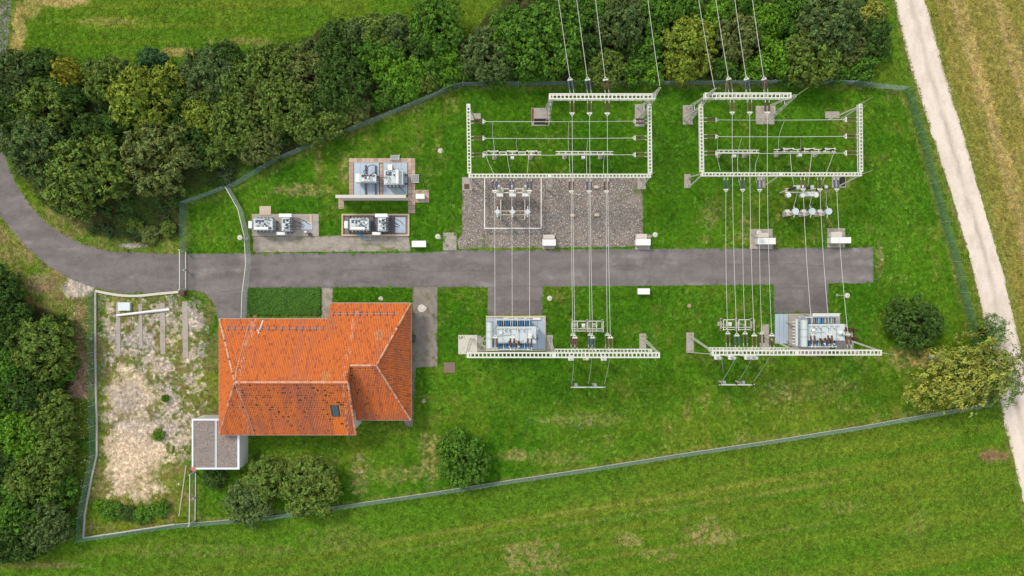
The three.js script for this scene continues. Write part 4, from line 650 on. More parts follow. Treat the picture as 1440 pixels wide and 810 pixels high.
{ const f = thing('crossbar', 'pair of yellowish crossbars joining the diamond-headed transformers', 'crossbar', P(721, 299)), o = f.position.clone(); for (const v of [296.6, 302]) mesh('bar', bar(P(701, v, 2.1).sub(o), P(741, v, 2.1).sub(o), 0.1), M.yellowrim, f); }
// grass-side breaker
{
  const g = thing('circuit_breaker', 'circuit breaker with white drums and dark columns standing on grass', 'circuit breaker', P(1128, 270)), o = g.position.clone(), L = (u, v, h) => P(u, v, h).sub(o), h = 2.2;
  mesh('frame_rail', bar(L(1104, 270.5, h), L(1151, 270.5, h), 0.14), M.white, g); mesh('frame_rail', bar(L(1104, 265.5, h), L(1151, 265.5, h), 0.12), M.galv, g);
  for (const u of [1106, 1149]) { mesh('support', bar(L(u, 268, h).setY(0), L(u, 268, h), 0.2), M.galv, g); }
  for (const u of [1108.5, 1128, 1147.2]) { const p = L(u, 274.5, h); mesh('drum', cyl(0.33, 0.33, 0.55, p.x, h - .35, p.z, 18), M.white, g); const q = L(u + 1, 267, h); const c = mesh('pole_column', insulatorGeo(1.3, 0.2, 9), M.brown, g); c.position.set(q.x, h + .08, q.z); const c2 = mesh('interrupter', insulatorGeo(1.3, 0.2, 9), M.slate, g); c2.position.set(q.x, h + 1.5, q.z); mesh('cap', [new THREE.SphereGeometry(0.26, 14, 10).scale(1, .7, 1).translate(0, 1.4, 0)], M.porcelain, c2); }
  { const a = L(1132, 273, h), b = L(1144.5, 273, h); mesh('drive_box', rbx(a.x, b.x, h - .6, h - .05, a.z - .18, a.z + .28), M.white, g); }
  { const a = L(1116, 263, 3.2), b = L(1129.5, 262.5, 3.2); mesh('pressure_tank', rod(a, b, 0.24, 0.24, 12), M.white, g); }
}
const ct2 = (() => { const g = new THREE.Group(); g.name = 'instrument_transformer'; mesh('support', bar(V(0, 0, 0), V(0, 1.9, 0), 0.26), M.galv, g); mesh('footing', box(0.7, 0.3, 0.7, 0, 0, 0), M.concrete, g); mesh('terminal_box', rbx(-.62, -.02, 1.2, 1.9, -.45, -.05), M.white, g); mesh('tank', rbx(-.5, .2, 1.5, 1.95, -.05, .4), std(0.5, 0.4, 0.36, 0.7), g); mesh('column', insulatorGeo(1.4, 0.22, 9), M.porcelain, g).position.y = 1.95; const hd = mesh('head', new THREE.CylinderGeometry(0.45, 0.45, 0.4, 24).translate(0, 3.55, 0), M.paint, g); mesh('terminal', bar(V(-.1, 3.5, -.4), V(-.15, 3.5, -.75), 0.1), M.galv, hd); mesh('terminal', bar(V(-.1, 3.5, .4), V(-.15, 3.5, .8), 0.1), M.galv, hd); return g; })();
[1118.3, 1141.7, 1165].forEach(u => { const c = ct2.clone(); c.name = numbered('instrument_transformer'); c.position.copy(P(u, 297.3, 3.6)).setY(0); scene.add(c); tag(c, 'instrument transformer with a round pale blue head standing on grass', 'transformer', 'round-headed instrument transformers'); });
{ const f = lone('crossbar', bar(P(1112, 301.5, 1.3), P(1160, 301.5, 1.3), 0.09), M.galv, 'single pale crossbar joining the round-headed instrument transformers', 'crossbar'); 
  [[1122, 266, 1115.5, 292], [1142, 266.5, 1138, 292], [1161.5, 267, 1161.5, 291]].forEach(q => lone('jumper', tube([P(q[0], q[1], 4.9), P((q[0] + q[2]) / 2 + .6, (q[1] + q[3]) / 2, 4.1), P(q[2], q[3], 3.5)], 0.03, 10, 5), M.wire, 'short cable from the grass breaker to a round-headed transformer', 'wire', 'short breaker cables'));
}
console.log('switchgear done');
// ---------------------------------------------------------------- power transformers
function powerTransformer(label, o, cfg) {
  const g = thing('power_transformer', label, 'transformer', o);
  const { x0, x1, z0, z1, cx } = cfg, top = 3.5;
  mesh('tank', [rbx(x0, x1, 0.4, top, z0, z1, 0.06), rbx(x0 - .08, x1 + .08, top - .12, top + .02, z0 - .08, z1 + .08, 0.03)], M.paint, g);
  const r = rng(cfg.seed);
  for (const side of [-1, 1]) { // two banks of radiator plates
    const za = side < 0 ? z0 - .95 : z1 + .12, zb = side < 0 ? z0 - .12 : z1 + .95, n = 15;
    const bank = mesh('radiator_bank', [bar(V(x0 + .15, 2.9, side < 0 ? za : zb), V(x1 - .7, 2.9, side < 0 ? za : zb), 0.14), bar(V(x0 + .15, 0.7, side < 0 ? za : zb), V(x1 - .7, 0.7, side < 0 ? za : zb), 0.14), bar(V(x0 + .15, 0.55, (za + zb) / 2), V(x1 - .7, 0.55, (za + zb) / 2), 0.3, 0.1)], M.fin, g);
    for (let i = 0; i < n; i++) { const x = x0 + .15 + (x1 - x0 - .85) * (i + .5) / n, pale = i % 3 === 0; mesh('fin', rbx(x - (pale ? .05 : .075), x + (pale ? .05 : .075), 0.62, (pale ? 3.0 : 2.85), za + .02, zb - .02, 0.02), pale ? M.fin : (cfg.mixed && r() < 0.35 ? std(0.33, 0.22, 0.12, 0.6) : M.blue), bank); }
  }
  const cons = mesh('conservator', [rod(V(cx, 4.25, cfg.cz0), V(cx, 4.25, cfg.cz1), 0.46, 0.46, 24), bx(cx - .1, cx + .1, 3, 3.9, cfg.cz0 + .8, cfg.cz0 + 1), bx(cx - .1, cx + .1, 3, 3.9, cfg.cz1 - 1, cfg.cz1 - .8)], M.paint, g);
  for (const z of [cfg.cz0 - .01, cfg.cz1 + .01, cfg.cz0 + 1.3, cfg.cz1 - 1.3]) mesh('flange', rod(V(cx, 4.25, z - .03), V(cx, 4.25, z + .03), 0.49, 0.49, 24), M.grey, cons);
  mesh('conservator_bracket', [bar(V(cx, 0.4, cfg.cz0 + .9), V(cx, 3.8, cfg.cz0 + .9), .14), bar(V(cx, 0.4, cfg.cz1 - .9), V(cx, 3.8, cfg.cz1 - .9), .14)].slice(0, 1), M.paint, g);
  mesh('conservator_bracket', bar(V(cx, 0.4, cfg.cz1 - .9), V(cx, 3.8, cfg.cz1 - .9), .14), M.paint, g);
  const mid = (x0 + x1) / 2 - .1;
  for (let i = -1; i <= 1; i++) { // high-voltage bushings leaning over the lower fins
    const b = mesh('bushing', insulatorGeo(1.5, 0.15, 11), M.brown, g); b.position.set(mid + i * .62, top, z1 - .25); b.rotation.x = 0.42; mesh('turret', cyl(0.2, 0.18, 0.35, 0, -0.2, 0, 14), M.paint, b); mesh('cap', cyl(0.1, 0.06, 0.3, 0, 1.5, 0, 10), M.white, b);
  }
  for (const x of [-1.6, -.9, .6, 1.5]) { const b = mesh('low_bushing', insulatorGeo(0.6, 0.12, 5), M.porcelain, g); b.position.set(mid + x * .8, top, z0 + .35); }
  const tc = mesh('tap_changer', [cyl(0.3, 0.3, 0.5, x1 - .75, top, (z0 + z1) / 2 - .02, 20), cyl(0.22, 0.2, 0.1, x1 - .75, top + .5, (z0 + z1) / 2 - .02, 20)], M.white, g);
  mesh('oil_pipe', tube([V(x1 - .6, top + .25, (z0 + z1) / 2 + .1), V(x1 - .2, top + .45, (z0 + z1) / 2 + .5), V(x1 + .3, top - .2, (z0 + z1) / 2 + .55), V(x1 + .3, 0.8, (z0 + z1) / 2 + .55)], 0.06, 14, 6), M.dark, g);
  mesh('cover_pipe', tube([V(cx + .3, 4.1, (z0 + z1) / 2), V(x0 + .3, 3.85, (z0 + z1) / 2), V(mid, 3.7, (z0 + z1) / 2 - .1)], 0.05, 12, 6), M.paint, g);
  for (let i = 0; i < 6; i++) mesh('cover_fitting', cyl(0.08 + .05 * r(), 0.08, 0.15 + .15 * r(), x0 + .4 + (x1 - x0 - 1.4) * i / 5, top, z1 - .3 - 0.2 * r(), 10), i % 2 ? M.paint : M.white, g);
  for (const z of [z0 + .18, z1 - .12]) { const pp = mesh('header_pipe', rod(V(x0 + .2, top + .14, z), V(x1 - .7, top + .14, z), .055, .055, 8), M.fin, g); for (let i = 0; i < 8; i++) mesh('valve', cyl(.075, .075, .14, x0 + .4 + (x1 - x0 - 1.3) * i / 7, top + .12, z, 8), i % 3 ? M.fin : M.white, pp); }
  for (let i = 1; i < 5; i++) mesh('cover_stiffener', bx(x0 + (x1 - x0) * i / 5 - .03, x0 + (x1 - x0) * i / 5 + .03, top + .02, top + .07, z0 + .35, z1 - .35), M.grey, g);
  mesh('relay_box', rbx(x0 + .7, x0 + 1.1, top + .02, top + .35, (z0 + z1) / 2 - .5, (z0 + z1) / 2 - .15, .03), M.white, g);
  mesh('control_cabinet', rbx(x1 + .05, x1 + .45, 0.6, 2.2, z0 + .2, z0 + 1.1), M.paint, g);
  return g;
}
{
  const c = P(724, 470); // yellow-rimmed bund
  const o = V(c.x, 0, c.z);
  powerTransformer('blue finned power transformer in the yellow-rimmed bund', o, { x0: -2.8, x1: 2.8, z0: -1.2, z1: 0.92, cx: -3.42, cz0: -1.95, cz1: 1.6, seed: 4 });
  const bund = thing('transformer_bund', 'shallow bund with blue grey floor panels and a yellow rim', 'bund', o), n = 8;
  const xa = -3.95, xb = 4.2, za = -2.6, zb = 2.3;
  for (let i = 0; i < n; i++) { const s = (xb - xa) / n; mesh('floor_panel', bx(xa + i * s + .015, xa + (i + 1) * s - .015, 0.05, 0.33, za + .25, zb - .2), M.panel, bund); }
  mesh('rim', bx(xa - .1, xb + .1, 0, 0.42, za, za + .22), M.yellowrim, bund); mesh('rim', bx(xa - .1, xb + .1, 0, 0.42, zb - .18, zb), M.yellowrim, bund); mesh('rim', bx(xa - .1, xa, 0, 0.4, za + .22, zb - .18), M.yellowrim, bund); mesh('rim', bx(xb - .02, xb + .1, 0, 0.4, za + .22, zb - .18), M.yellowrim, bund);
  const pf = thing('service_grating', 'long pale service grating with dark slots on the yellow-rimmed bund', 'grating', V(o.x, 0, o.z - 2.2)); mesh('tray', bx(-1.6, 3.6, .35, .6, -.16, .16), M.white, pf); for (const x of [-.9, .4, 1.6]) mesh('slot', bx(x, x + .9, .6, .61, -.08, .06), M.dark, pf);
  lone('foundation_slab', [bx(gx(672), gx(687), -0.1, 0.06, gz(472), gz(494)), bx(gx(762), gx(768.5), -.1, .05, gz(445), gz(492))], M.concrete, 'grey slab between the wide pale footing and the conservator', 'slab');
}
{
  const c = P(1139, 467), o = V(c.x, 0, c.z);
  powerTransformer('mixed blue and brown finned power transformer at the end of the asphalt', o, { x0: -2.1, x1: 3.1, z0: -1.25, z1: 0.85, cx: -2.68, cz0: -1.95, cz1: 1.65, seed: 9, mixed: true });
  const bund = thing('transformer_bund', 'transformer base with a rounded stone edge and bare blue grey floor strip', 'bund', o);
  for (let i = 0; i < 3; i++) mesh('floor_panel', bx(-4.95 + i * .62, -4.36 + i * .62, 0, 0.12, -2.55, 1.6), M.panel, bund);
  mesh('base', bx(-3.1, 4.1, 0, 0.3, -2.6, 1.9), M.concrete, bund);
  { const s = new THREE.Shape(); s.absellipse(0, 0, 2.7, 1.15, 0, Math.PI * 2); const gg = new THREE.ExtrudeGeometry(s, { depth: 0.14, bevelEnabled: false, curveSegments: 24 }).rotateX(-Math.PI / 2).translate(0, 0, 2.25); mesh('rounded_edge', gg, M.concrete, bund); }
  const h = thing('vertical_manifold', 'pale vertical cooler manifold standing beside the conservator', 'cooler', V(o.x - 3.45, 0, o.z)); mesh('duct', rod(V(0, 3.8, -2.0), V(0, 3.8, 1.6), .21, .21, 14), M.paint, h); for (const z of [-1.5, 1.1]) mesh('support', bar(V(0, .1, z), V(0, 3.7, z), .12), M.galv, h); for (let i = 0; i < 8; i++) mesh('valve', rod(V(0, 3.75, -1.6 + i * .42), V(-.42, 3.45, -1.6 + i * .42), .07, .06, 8), M.white, h);
  const pl = thing('service_platform', 'white service platform above the upper fins', 'platform', V(o.x, 0, o.z)); mesh('deck', bx(-1.1, 2.5, 3.3, 3.42, -2.75, -2.38), M.white, pl); for (const x of [-.9, 2.3]) mesh('support', bar(V(x, 0.2, -2.56), V(x, 3.3, -2.56), .12), M.galv, pl); mesh('rail', bar(V(-1.1, 3.75, -2.75), V(2.5, 3.75, -2.75), .06), M.galv, pl);
  // rusty steelwork and neutral cables beside the tank
  const st = thing('neutral_support', 'rusty steel support with brown insulators beside the far transformer tank', 'support', V(gx(1183), 0, gz(470)));
  mesh('frame', [bar(V(-1.6, 2.6, -.7), V(.5, 2.6, -.9), .16), bar(V(-1.6, 2.6, .4), V(.6, 2.6, .3), .16), bar(V(.4, 2.6, -1), V(.5, 2.6, .8), .16)], M.rust, st);
  for (const [x, z] of [[-1.5, -.7], [.4, -.9], [.5, .6]]) mesh('leg', bar(V(x, 0, z), V(x, 2.6, z), .16), M.rust, st);
  for (const x of [-1.2, -.6, .1, .45]) mesh('insulator', insulatorGeo(1.1, 0.14, 7), M.brown, st).position.set(x, 2.68, -.75);
  for (const x of [.1, .5]) mesh('insulator', insulatorGeo(1.1, 0.14, 7), M.brown, st).position.set(x, 2.68, .35);
  mesh('plate', bx(-1.7, .8, .0, .12, -1.4, 1.2), M.concrete, st);
}
// instrument stands below the transformer gantries
{
  const stand = (label, u, v, h, mats) => {
    const o = P(u, v, h).setY(0), g = thing('isolator_stand', label, 'switchgear', o);
    for (const z of [-.72, .32, .62]) mesh('rail', bar(V(-2.1, h, z), V(2.1, h, z), 0.1), M.galv, g);
    for (const x of [-2.05, 0, 2.05]) { mesh('cross_arm', rbx(x - .13, x + .13, h - .1, h + .14, -.95, .8, .03), M.concrete, g); for (const z of [-.7, .6]) { const q = mesh('post_insulator', insulatorGeo(0.9, 0.13, 7), mats, g); q.position.set(x, h + .14, z); mesh('terminal', cyl(.1, .08, .12, 0, .9, 0, 8), M.galv, q); } mesh('switch_arm', bar(V(x, h + 1.1, -.7), V(x, h + 1.1, .6), .08), M.galv, g); }
    for (const x of [-1.3, 1.3]) { mesh('support', bar(V(x, 0, 0), V(x, h - .05, 0), .2), M.galv, g); mesh('footing', box(.6, .3, .6, x, 0, 0), M.concrete, g); }
    mesh('rail', bar(V(-1.3, h, -.7), V(-1.3, h, .6), .1), M.galv, g); mesh('rail', bar(V(1.3, h, -.7), V(1.3, h, .6), .1), M.galv, g);
    mesh('drive_box', rbx(-.55, -.1, 1.1, 1.8, -.3, .25), M.white, g);
    return g;
  };
  stand('three-pole isolator stand before the gantry on open lawn', 825.5, 459, 3.2, M.slate);
  stand('three-pole isolator stand before the twin-leg gantry', 1035, 457, 3.2, M.khaki);
  const bar3 = (label, u0, u1, v, h, ends) => { const a = P(u0, v, h), b = P(u1, v, h), o = V((a.x + b.x) / 2, 0, a.z), g = thing('cable_termination_bar', label, 'switchgear', o), L = b.x - a.x; mesh('cross_bar', bar(V(-L / 2, h, 0), V(L / 2, h, 0), 0.16), M.galv, g); for (const s of [-.3, .22]) mesh('support', bar(V(L * s, 0, -.1), V(L * s, h, -.1), .2), M.galv, g); for (const s of [-.5, 0, .5]) { const q = mesh('post_insulator', insulatorGeo(0.8, 0.13, 6), ends, g); q.position.set(L * s * .97, h + .08, -.18); mesh('terminal', cyl(.09, .07, .14, 0, .8, 0, 8), M.galv, q); } for (const s of [-.35, .22]) mesh('junction_box', rbx(L * s - .18, L * s + .22, h - .3, h + .2, -.55, -.12), M.grey, g); return [a, b]; };
  bar3('free standing crossbar with three posts behind the open lawn gantry', 802.5, 850, 544.5, 3.0, M.brown);
  bar3('free standing crossbar with brownish posts behind the twin-leg gantry', 1011, 1058, 541, 3.0, M.rust);
  for (const [u, v, w, x] of [[806.5, 503, 804, 540], [832, 503, 827.5, 540], [857.5, 502, 850, 540]]) lone('dropper', tube([P(u, v, 9.6), P((u + w) / 2 + .6, (v + x) / 2, 6.4), P(w, x, 3.9)], .03, 14, 5), M.wire, 'cable dropping from the open lawn gantry to the crossbar behind', 'wire', 'cables to the open lawn crossbar');
  for (const [u, v, w, x] of [[1013, 498, 1017, 524], [1034, 504, 1015, 537], [1058, 503, 1040, 534], [1083, 501, 1061, 535]]) lone('dropper', tube([P(u, v, 9.6), P((u + w) / 2 + .6, (v + x) / 2, 6.4), P(w, x, 3.9)], .03, 14, 5), M.wire, 'cable dropping from the twin-leg gantry to the crossbar behind', 'wire', 'cables to the twin-leg crossbar');
  const arr = (label, u, v, grp, tan) => { const o = P(u, v, 4.6).setY(0), g = thing('surge_arrester', label, 'arrester', o, grp); mesh('support', bar(V(0, 0, 0), V(0, 3, 0), .22), M.galv, g); mesh('base', rbx(-.4, .4, 3, 3.3, -.35, .35), tan ? M.yellowrim : M.white, g); mesh('column', insulatorGeo(1.2, .2, 8), tan ? M.khaki : M.porcelain, g).position.y = 3.3; mesh('cap', cyl(.24, .2, .2, 0, 4.5, 0, 14), M.white, g); };
  arr('white surge arrester under the open lawn gantry', 804.5, 505, 'arresters of the open lawn gantry'); arr('tan surge arrester between two white ones under the gantry', 825.5, 504.5, null, true); arr('white surge arrester under the open lawn gantry', 851, 505, 'arresters of the open lawn gantry');
  for (const u of [1013, 1033, 1056, 1064]) arr('white surge arrester under the twin-leg gantry', u, 503.5, 'arresters of the twin-leg gantry');
}
console.log('transformers done');
// ---------------------------------------------------------------- coil bay beside the road (station transformers)
function stationUnit(label, x, z, w, d, opt = {}) { // small oil-filled unit with tank, fins, bushings
  const g = thing(opt.name || 'station_transformer', label, 'transformer', V(x, 0, z)), h = opt.h || 2.1, pm = M.paint, y0 = opt.y0 || 0.1;
  mesh('tank', rbx(-w / 2, w / 2, y0 + .25, h, -d / 2, d / 2, .05), pm, g); mesh('lid', rbx(-w / 2 - .06, w / 2 + .06, h, h + .08, -d / 2 - .06, d / 2 + .06, .02), opt.lid || pm, g);
  for (const s of [-1, 1]) { const n = opt.fins || 6; for (let i = 0; i < n; i++) if (opt.along) mesh('fin', bx(s > 0 ? w / 2 + .02 : -w / 2 - .3, s > 0 ? w / 2 + .3 : -w / 2 - .02, y0 + .4, h - .15, -d / 2 + d * (i + .35) / n, -d / 2 + d * (i + .65) / n), M.grey, g); else mesh('fin', bx(-w / 2 + w * (i + .35) / n, -w / 2 + w * (i + .65) / n, y0 + .4, h - .15, s > 0 ? d / 2 + .02 : -d / 2 - .28, s > 0 ? d / 2 + .28 : -d / 2 - .02), M.grey, g); }
  for (const s of [-1, 1]) mesh('skid', opt.along ? bx(s * w * .32 - .09, s * w * .32 + .09, y0, y0 + .25, -d / 2 - (opt.skid || .3), d / 2 + (opt.skid || .3)) : bx(-w / 2 - (opt.skid || .3), w / 2 + (opt.skid || .3), y0, y0 + .25, s * d * .32 - .09, s * d * .32 + .09), M.slate, g);
  (opt.bush || []).forEach(([bx_, bz, dark]) => { const b = mesh('bushing', insulatorGeo(.45, .1, 5), dark ? M.slate : M.porcelain, g); b.position.set(bx_, h + .08, bz); });
  { const r = rng(Math.round(x * 31 + z * 17) + 5000); for (let i = 0; i < 9; i++) { const px = (r() - .5) * w * .85, pz = (r() - .5) * d * .85, mm = [M.grey, M.dark, M.white, M.fin, M.slate][Math.floor(r() * 5)]; mesh('lid_fitting', i % 3 ? cyl(.05 + .06 * r(), .06, .12 + .25 * r(), px, h + .08, pz, 8) : rbx(px - .12 - .1 * r(), px + .12, h + .08, h + .2 + .15 * r(), pz - .08 - .1 * r(), pz + .09, .02), mm, g); }
    mesh('lid_recess', bx(-w * .42, -w * .1, h + .08, h + .1, -d * .38, -d * .12), M.slate, g); mesh('lid_recess', bx(w * .12, w * .3, h + .08, h + .1, d * .05, d * .4), M.grey, g);
    for (const s of [-1, 1]) mesh('pipe', rod(V(-w * .45, h + .2, s * d * .44), V(w * .45, h + .2, s * d * .44), .045, .045, 8), M.fin, g); }
  if (opt.drum) { const [ax, az, bx2, bz2, r] = opt.drum; mesh('expansion_drum', rod(V(ax, h + .5, az), V(bx2, h + .5, bz2), r, r, 18), M.white, g); }
  (opt.boxes || []).forEach(([a, b, c, e, y1, y2]) => mesh('terminal_box', rbx(a, b, y1, y2, c, e, .03), M.white, g));
  (opt.cables || []).forEach(pts => mesh('cable', tube(pts.map(p => V(...p)), .045, 20, 6), M.dark, g));
  return g;
}
{
  // walled bay: pavers round two panel floors, white fire wall
  const y = 0.0, g = thing('equipment_pad', 'paved pad with two blue grey floor panels behind the white fire wall', 'pad', V(gx(535), 0, gz(250)));
  const o = g.position; const r = rng(15);
  // paver slabs one by one
  const pv = (x0, x1, z0, z1, nx, nz) => { for (let i = 0; i < nx; i++) for (let k = 0; k < nz; k++) { const a = x0 + (x1 - x0) * i / nx, b = x0 + (x1 - x0) * (i + 1) / nx, c = z0 + (z1 - z0) * k / nz, d = z0 + (z1 - z0) * (k + 1) / nz; mesh('paver', bx(a + .012, b - .012, -0.05, 0.09 + .015 * r(), c + .012, d - .012).translate(-o.x, 0, -o.z), paverMs[Math.floor(r() * 4)], g); } };
  const paverMs = [M.paver, std(0.46, 0.36, 0.28, .9), std(0.36, 0.25, 0.21, .9), std(0.43, 0.31, 0.27, .9)];
  pv(gx(491), gx(584), gz(222.5), gz(228), 16, 1); pv(gx(491), gx(497.5), gz(228), gz(278), 1, 9); pv(gx(534), gx(538.5), gz(230), gz(274), 1, 8); pv(gx(574), gx(584), gz(228), gz(300), 2, 13); pv(gx(584), gx(603.5), gz(267), gz(285), 3, 3); pv(gx(476), gx(484), gz(274), gz(294), 1, 3);
  for (const [a, b] of [[498, 533], [539, 573]]) for (let i = 0; i < 4; i++) { const s = (b - a) / 4; mesh('floor_panel', bx(gx(a + i * s) + .01, gx(a + (i + 1) * s) - .01, 0, .06, gz(228.5), gz(274)).translate(-o.x, 0, -o.z), M.panel, g); }
  mesh('panel_rim', bx(gx(497.5), gx(574), 0, .14, gz(228), gz(228.8)).translate(-o.x, 0, -o.z), M.pale, g);
  const wall = thing('fire_wall', 'white concrete fire wall along the paved pad', 'wall', V(gx(530), 0, gz(281)));
  { const A = P(470, 274, 3.4), B = P(577, 274.5, 3.4), zt = gz(281.2); const wo = wall.position; for (let i = 0; i < 5; i++) { const a = gx(481.5) + (gx(575) - gx(481.5)) * i / 5, b = gx(481.5) + (gx(575) - gx(481.5)) * (i + 1) / 5; mesh('wall_panel', bx(a + .006, b - .006, 0, 3.3, zt - .2, zt + .1).translate(-wo.x, 0, -wo.z), M.plaster, wall); } mesh('coping', bx(gx(480.5), gx(576), 3.3, 3.4, zt - .26, zt + .16).translate(-wo.x, 0, -wo.z), M.pale, wall); }
  const c1 = P(517, 250.5, 2), c2 = P(553.5, 249.5, 2);
  stationUnit('low grey station transformer with three dark bushings on the pad', c1.x + .05, c1.z, 2.15, 1.0, { h: 1.9, along: true, fins: 4, skid: 1.6, bush: [[-.4, -.36, 1], [0, -.36, 1], [.4, -.36, 1]], boxes: [[-1.75, -1.15, -.65, .55, .5, 2.0]], cables: [[[-.05, 2.3, -.36], [-.05, 2.5, -1.0], [.1, 1.2, -1.9], [.5, 0.2, -2.1]], [[-.4, 2.3, -.36], [-.55, 2.2, -.9], [-.2, .8, -1.3]], [[.4, 2.3, -.36], [.9, 1.9, -.8], [1.1, .3, -.5]]] });
  stationUnit('arc suppression coil with a white drum across its tank', c2.x, c2.z, 2.5, 1.9, { name: 'coil_unit', h: 2.0, fins: 5, skid: .35, drum: [.62, -.95, .62, .95, .26], bush: [[-.7, -.5, 0], [-.6, 0, 0], [-.7, .5, 0], [.1, -.3, 1]], boxes: [[-.75, -.15, -1.75, -.95, .9, 2.3]], cables: [[[-.6, 2.5, 0], [-1.6, 2.2, 0.05], [-2.4, 1.9, 0]], [[.2, 2, .5], [.9, 1.4, 1.4], [1.3, .2, 1.9]]] });
  // ladders / steps
  const steps = (label, x, z, w, d, ax) => { const s = thing('grating_step', label, 'steps', V(x, 0, z)); for (let i = 0; i < 4; i++) mesh('tread', ax ? bx(-w / 2 + w * i / 4 + .03, -w / 2 + w * (i + 1) / 4 - .03, .1 + .12 * (3 - i), .14 + .12 * (3 - i), -d / 2, d / 2) : bx(-w / 2, w / 2, .1 + .12 * i, .14 + .12 * i, -d / 2 + d * i / 4 + .03, -d / 2 + d * (i + 1) / 4 - .03), M.grey, s); for (const q of [-1, 1]) mesh('stringer', ax ? bar(V(-w / 2, .45, q * d / 2), V(w / 2, .1, q * d / 2), .07, .14) : bar(V(q * w / 2, .1, -d / 2), V(q * w / 2, .5, d / 2), .07, .14), M.galv, s); };
  steps('grey grating steps at the rear edge of the paved pad', gx(556), gz(222), 1.15, .8, false); steps('grey grating steps at the end of the paved pad', gx(584), gz(251.5), 1.1, 1.1, true);
  steps('small grey steps beside the blue valve wheel', gx(517.5), gz(334), .95, .7, false);
}
{ // two open bays facing the road
  const slab = (label, u0, u1, v0, v1, m, hh) => lone('equipment_slab', plate(u0, u1, v0, v1, hh), m, label, 'slab');
  slab('grey concrete slab under the coil unit by the inner fence', 354.5, 448.5, 301, 332, M.concrete, .09); 
  const tub = thing('oil_tray', 'rectangular concrete oil tray with a pale timber coloured rim', 'tray', V(gx(528.5), 0, gz(316.5))), w = 4.75, d = 1.55;
  const rim = std(0.48, 0.38, 0.27, .9); for (const [a, b, c, e] of [[-w, w, -d, -d + .22], [-w, w, d - .22, d], [-w, -w + .22, -d + .22, d - .22], [w - .22, w, -d + .22, d - .22]]) mesh('rim', bx(a, b, -.05, .32, c, e), rim, tub); mesh('floor', bx(-w + .22, w - .22, -.05, .05, -d + .22, d - .22), std(0.20, 0.165, 0.145, .9), tub); for (const x of [-3.7, -.35, .15, 2.0, 2.45]) mesh('cross_rail', bx(x - .09, x + .09, .05, .3, -d + .22, d - .22), M.slate, tub); mesh('cover_plate', bx(2.75, 4.2, .06, .14, -1.1, 1.1), M.panel, tub);
  const bay = (c, slabFirst, lab, lab2) => {
    stationUnit(lab, c.x - 1.9, c.z, 2.5, 1.5, { name: 'coil_unit', y0: .1, h: 1.9, fins: 5, skid: .2, drum: [-1.0, .62, .9, .62, .24], bush: [[-.5, -.2, 0], [0, -.4, 1], [.3, 0, 1], [.6, -.3, 0], [-.1, .1, 0]], boxes: [[-2.15, -1.65, -.5, .5, .3, 1.7]], cables: [[[0, 2.4, -.4], [.7, 2.3, -.7], [1.4, 1.6, -.3]], [[.3, 2.4, 0], [.9, 2.1, .4], [1.5, 1.5, .2]]] });
    stationUnit(lab2, c.x + 1.25, c.z, 1.0, 1.75, { y0: .1, h: 1.95, along: true, fins: 7, skid: .2, bush: [[.2, -.5, 1], [.2, 0, 1], [.2, .5, 1]], boxes: [[-1.0, .75, -1.5, -1.0, .9, 1.9], [-1.5, -.35, 1.0, 1.4, .5, 1.4]], cables: [[[.2, 2.4, -.5], [1.1, 2.2, -.9], [2.2, 1.2, -.6], [2.6, .2, -.2]], [[.2, 2.4, 0], [1.2, 2.1, -.4], [2.3, 1.0, .1]], [[.2, 2.4, .5], [1.3, 2.0, .2], [2.2, .9, .3]]] });
  };
  bay(P(391, 316, 1.5), true, 'coil unit with white drum on the slab by the inner fence', 'narrow grey fin transformer on the slab by the inner fence');
  bay(P(525.5, 316, 1.5), false, 'coil unit with white drum standing in the oil tray', 'narrow grey fin transformer standing in the oil tray');
  lone('cover_plate', rbx(gx(424), gx(440), .1, .18, gz(312), gz(323), .02), M.panel, 'blue grey cover plate on the slab by the inner fence', 'cover');
  lone('hatch_slab', plate(365.5, 381.5, 290, 302.5, .16), std(0.50, 0.41, 0.34, .9, 0, { map: mottle([1, .97, .95], .3, .07, 13) }), 'pale square concrete hatch slab behind the coil unit by the inner fence', 'slab');
  { const v = thing('valve_wheel', 'bright blue valve wheel at the edge of the oil tray', 'valve', V(gx(508.5), 0, gz(331.5))); const bm = std(0.02, 0.30, 0.62, .5); mesh('stem', cyl(.06, .06, .7, 0, 0, 0, 8), bm, v); mesh('wheel', new THREE.TorusGeometry(.24, .05, 8, 20).rotateX(Math.PI / 2).translate(0, .72, 0), bm, v); for (let i = 0; i < 4; i++) mesh('spoke', bar(V(0, .72, 0), V(Math.cos(i * 1.571) * .24, .72, Math.sin(i * 1.571) * .24), .07, .05), bm, v); }
  lone('pipe_stub', [new THREE.CylinderGeometry(.24, .24, .35, 18, 1, true).translate(gx(437), .25, gz(330)), new THREE.TorusGeometry(.24, .04, 6, 20).rotateX(Math.PI / 2).translate(gx(437), .43, gz(330))], M.slate, 'dark ring-shaped pipe stub on the slab by the inner fence', 'pipe');
  lone('small_box', rbx(gx(429), gx(432.5), .1, .4, gz(325), gz(327.5), .03), M.white, 'tiny white box on the slab by the inner fence', 'box');
  lone('kerb_edge', bx(gx(436), gx(439), .09, .2, gz(302), gz(316)), std(.52, .4, .26, .9), 'short tan kerb piece on the slab by the inner fence', 'kerb');
}
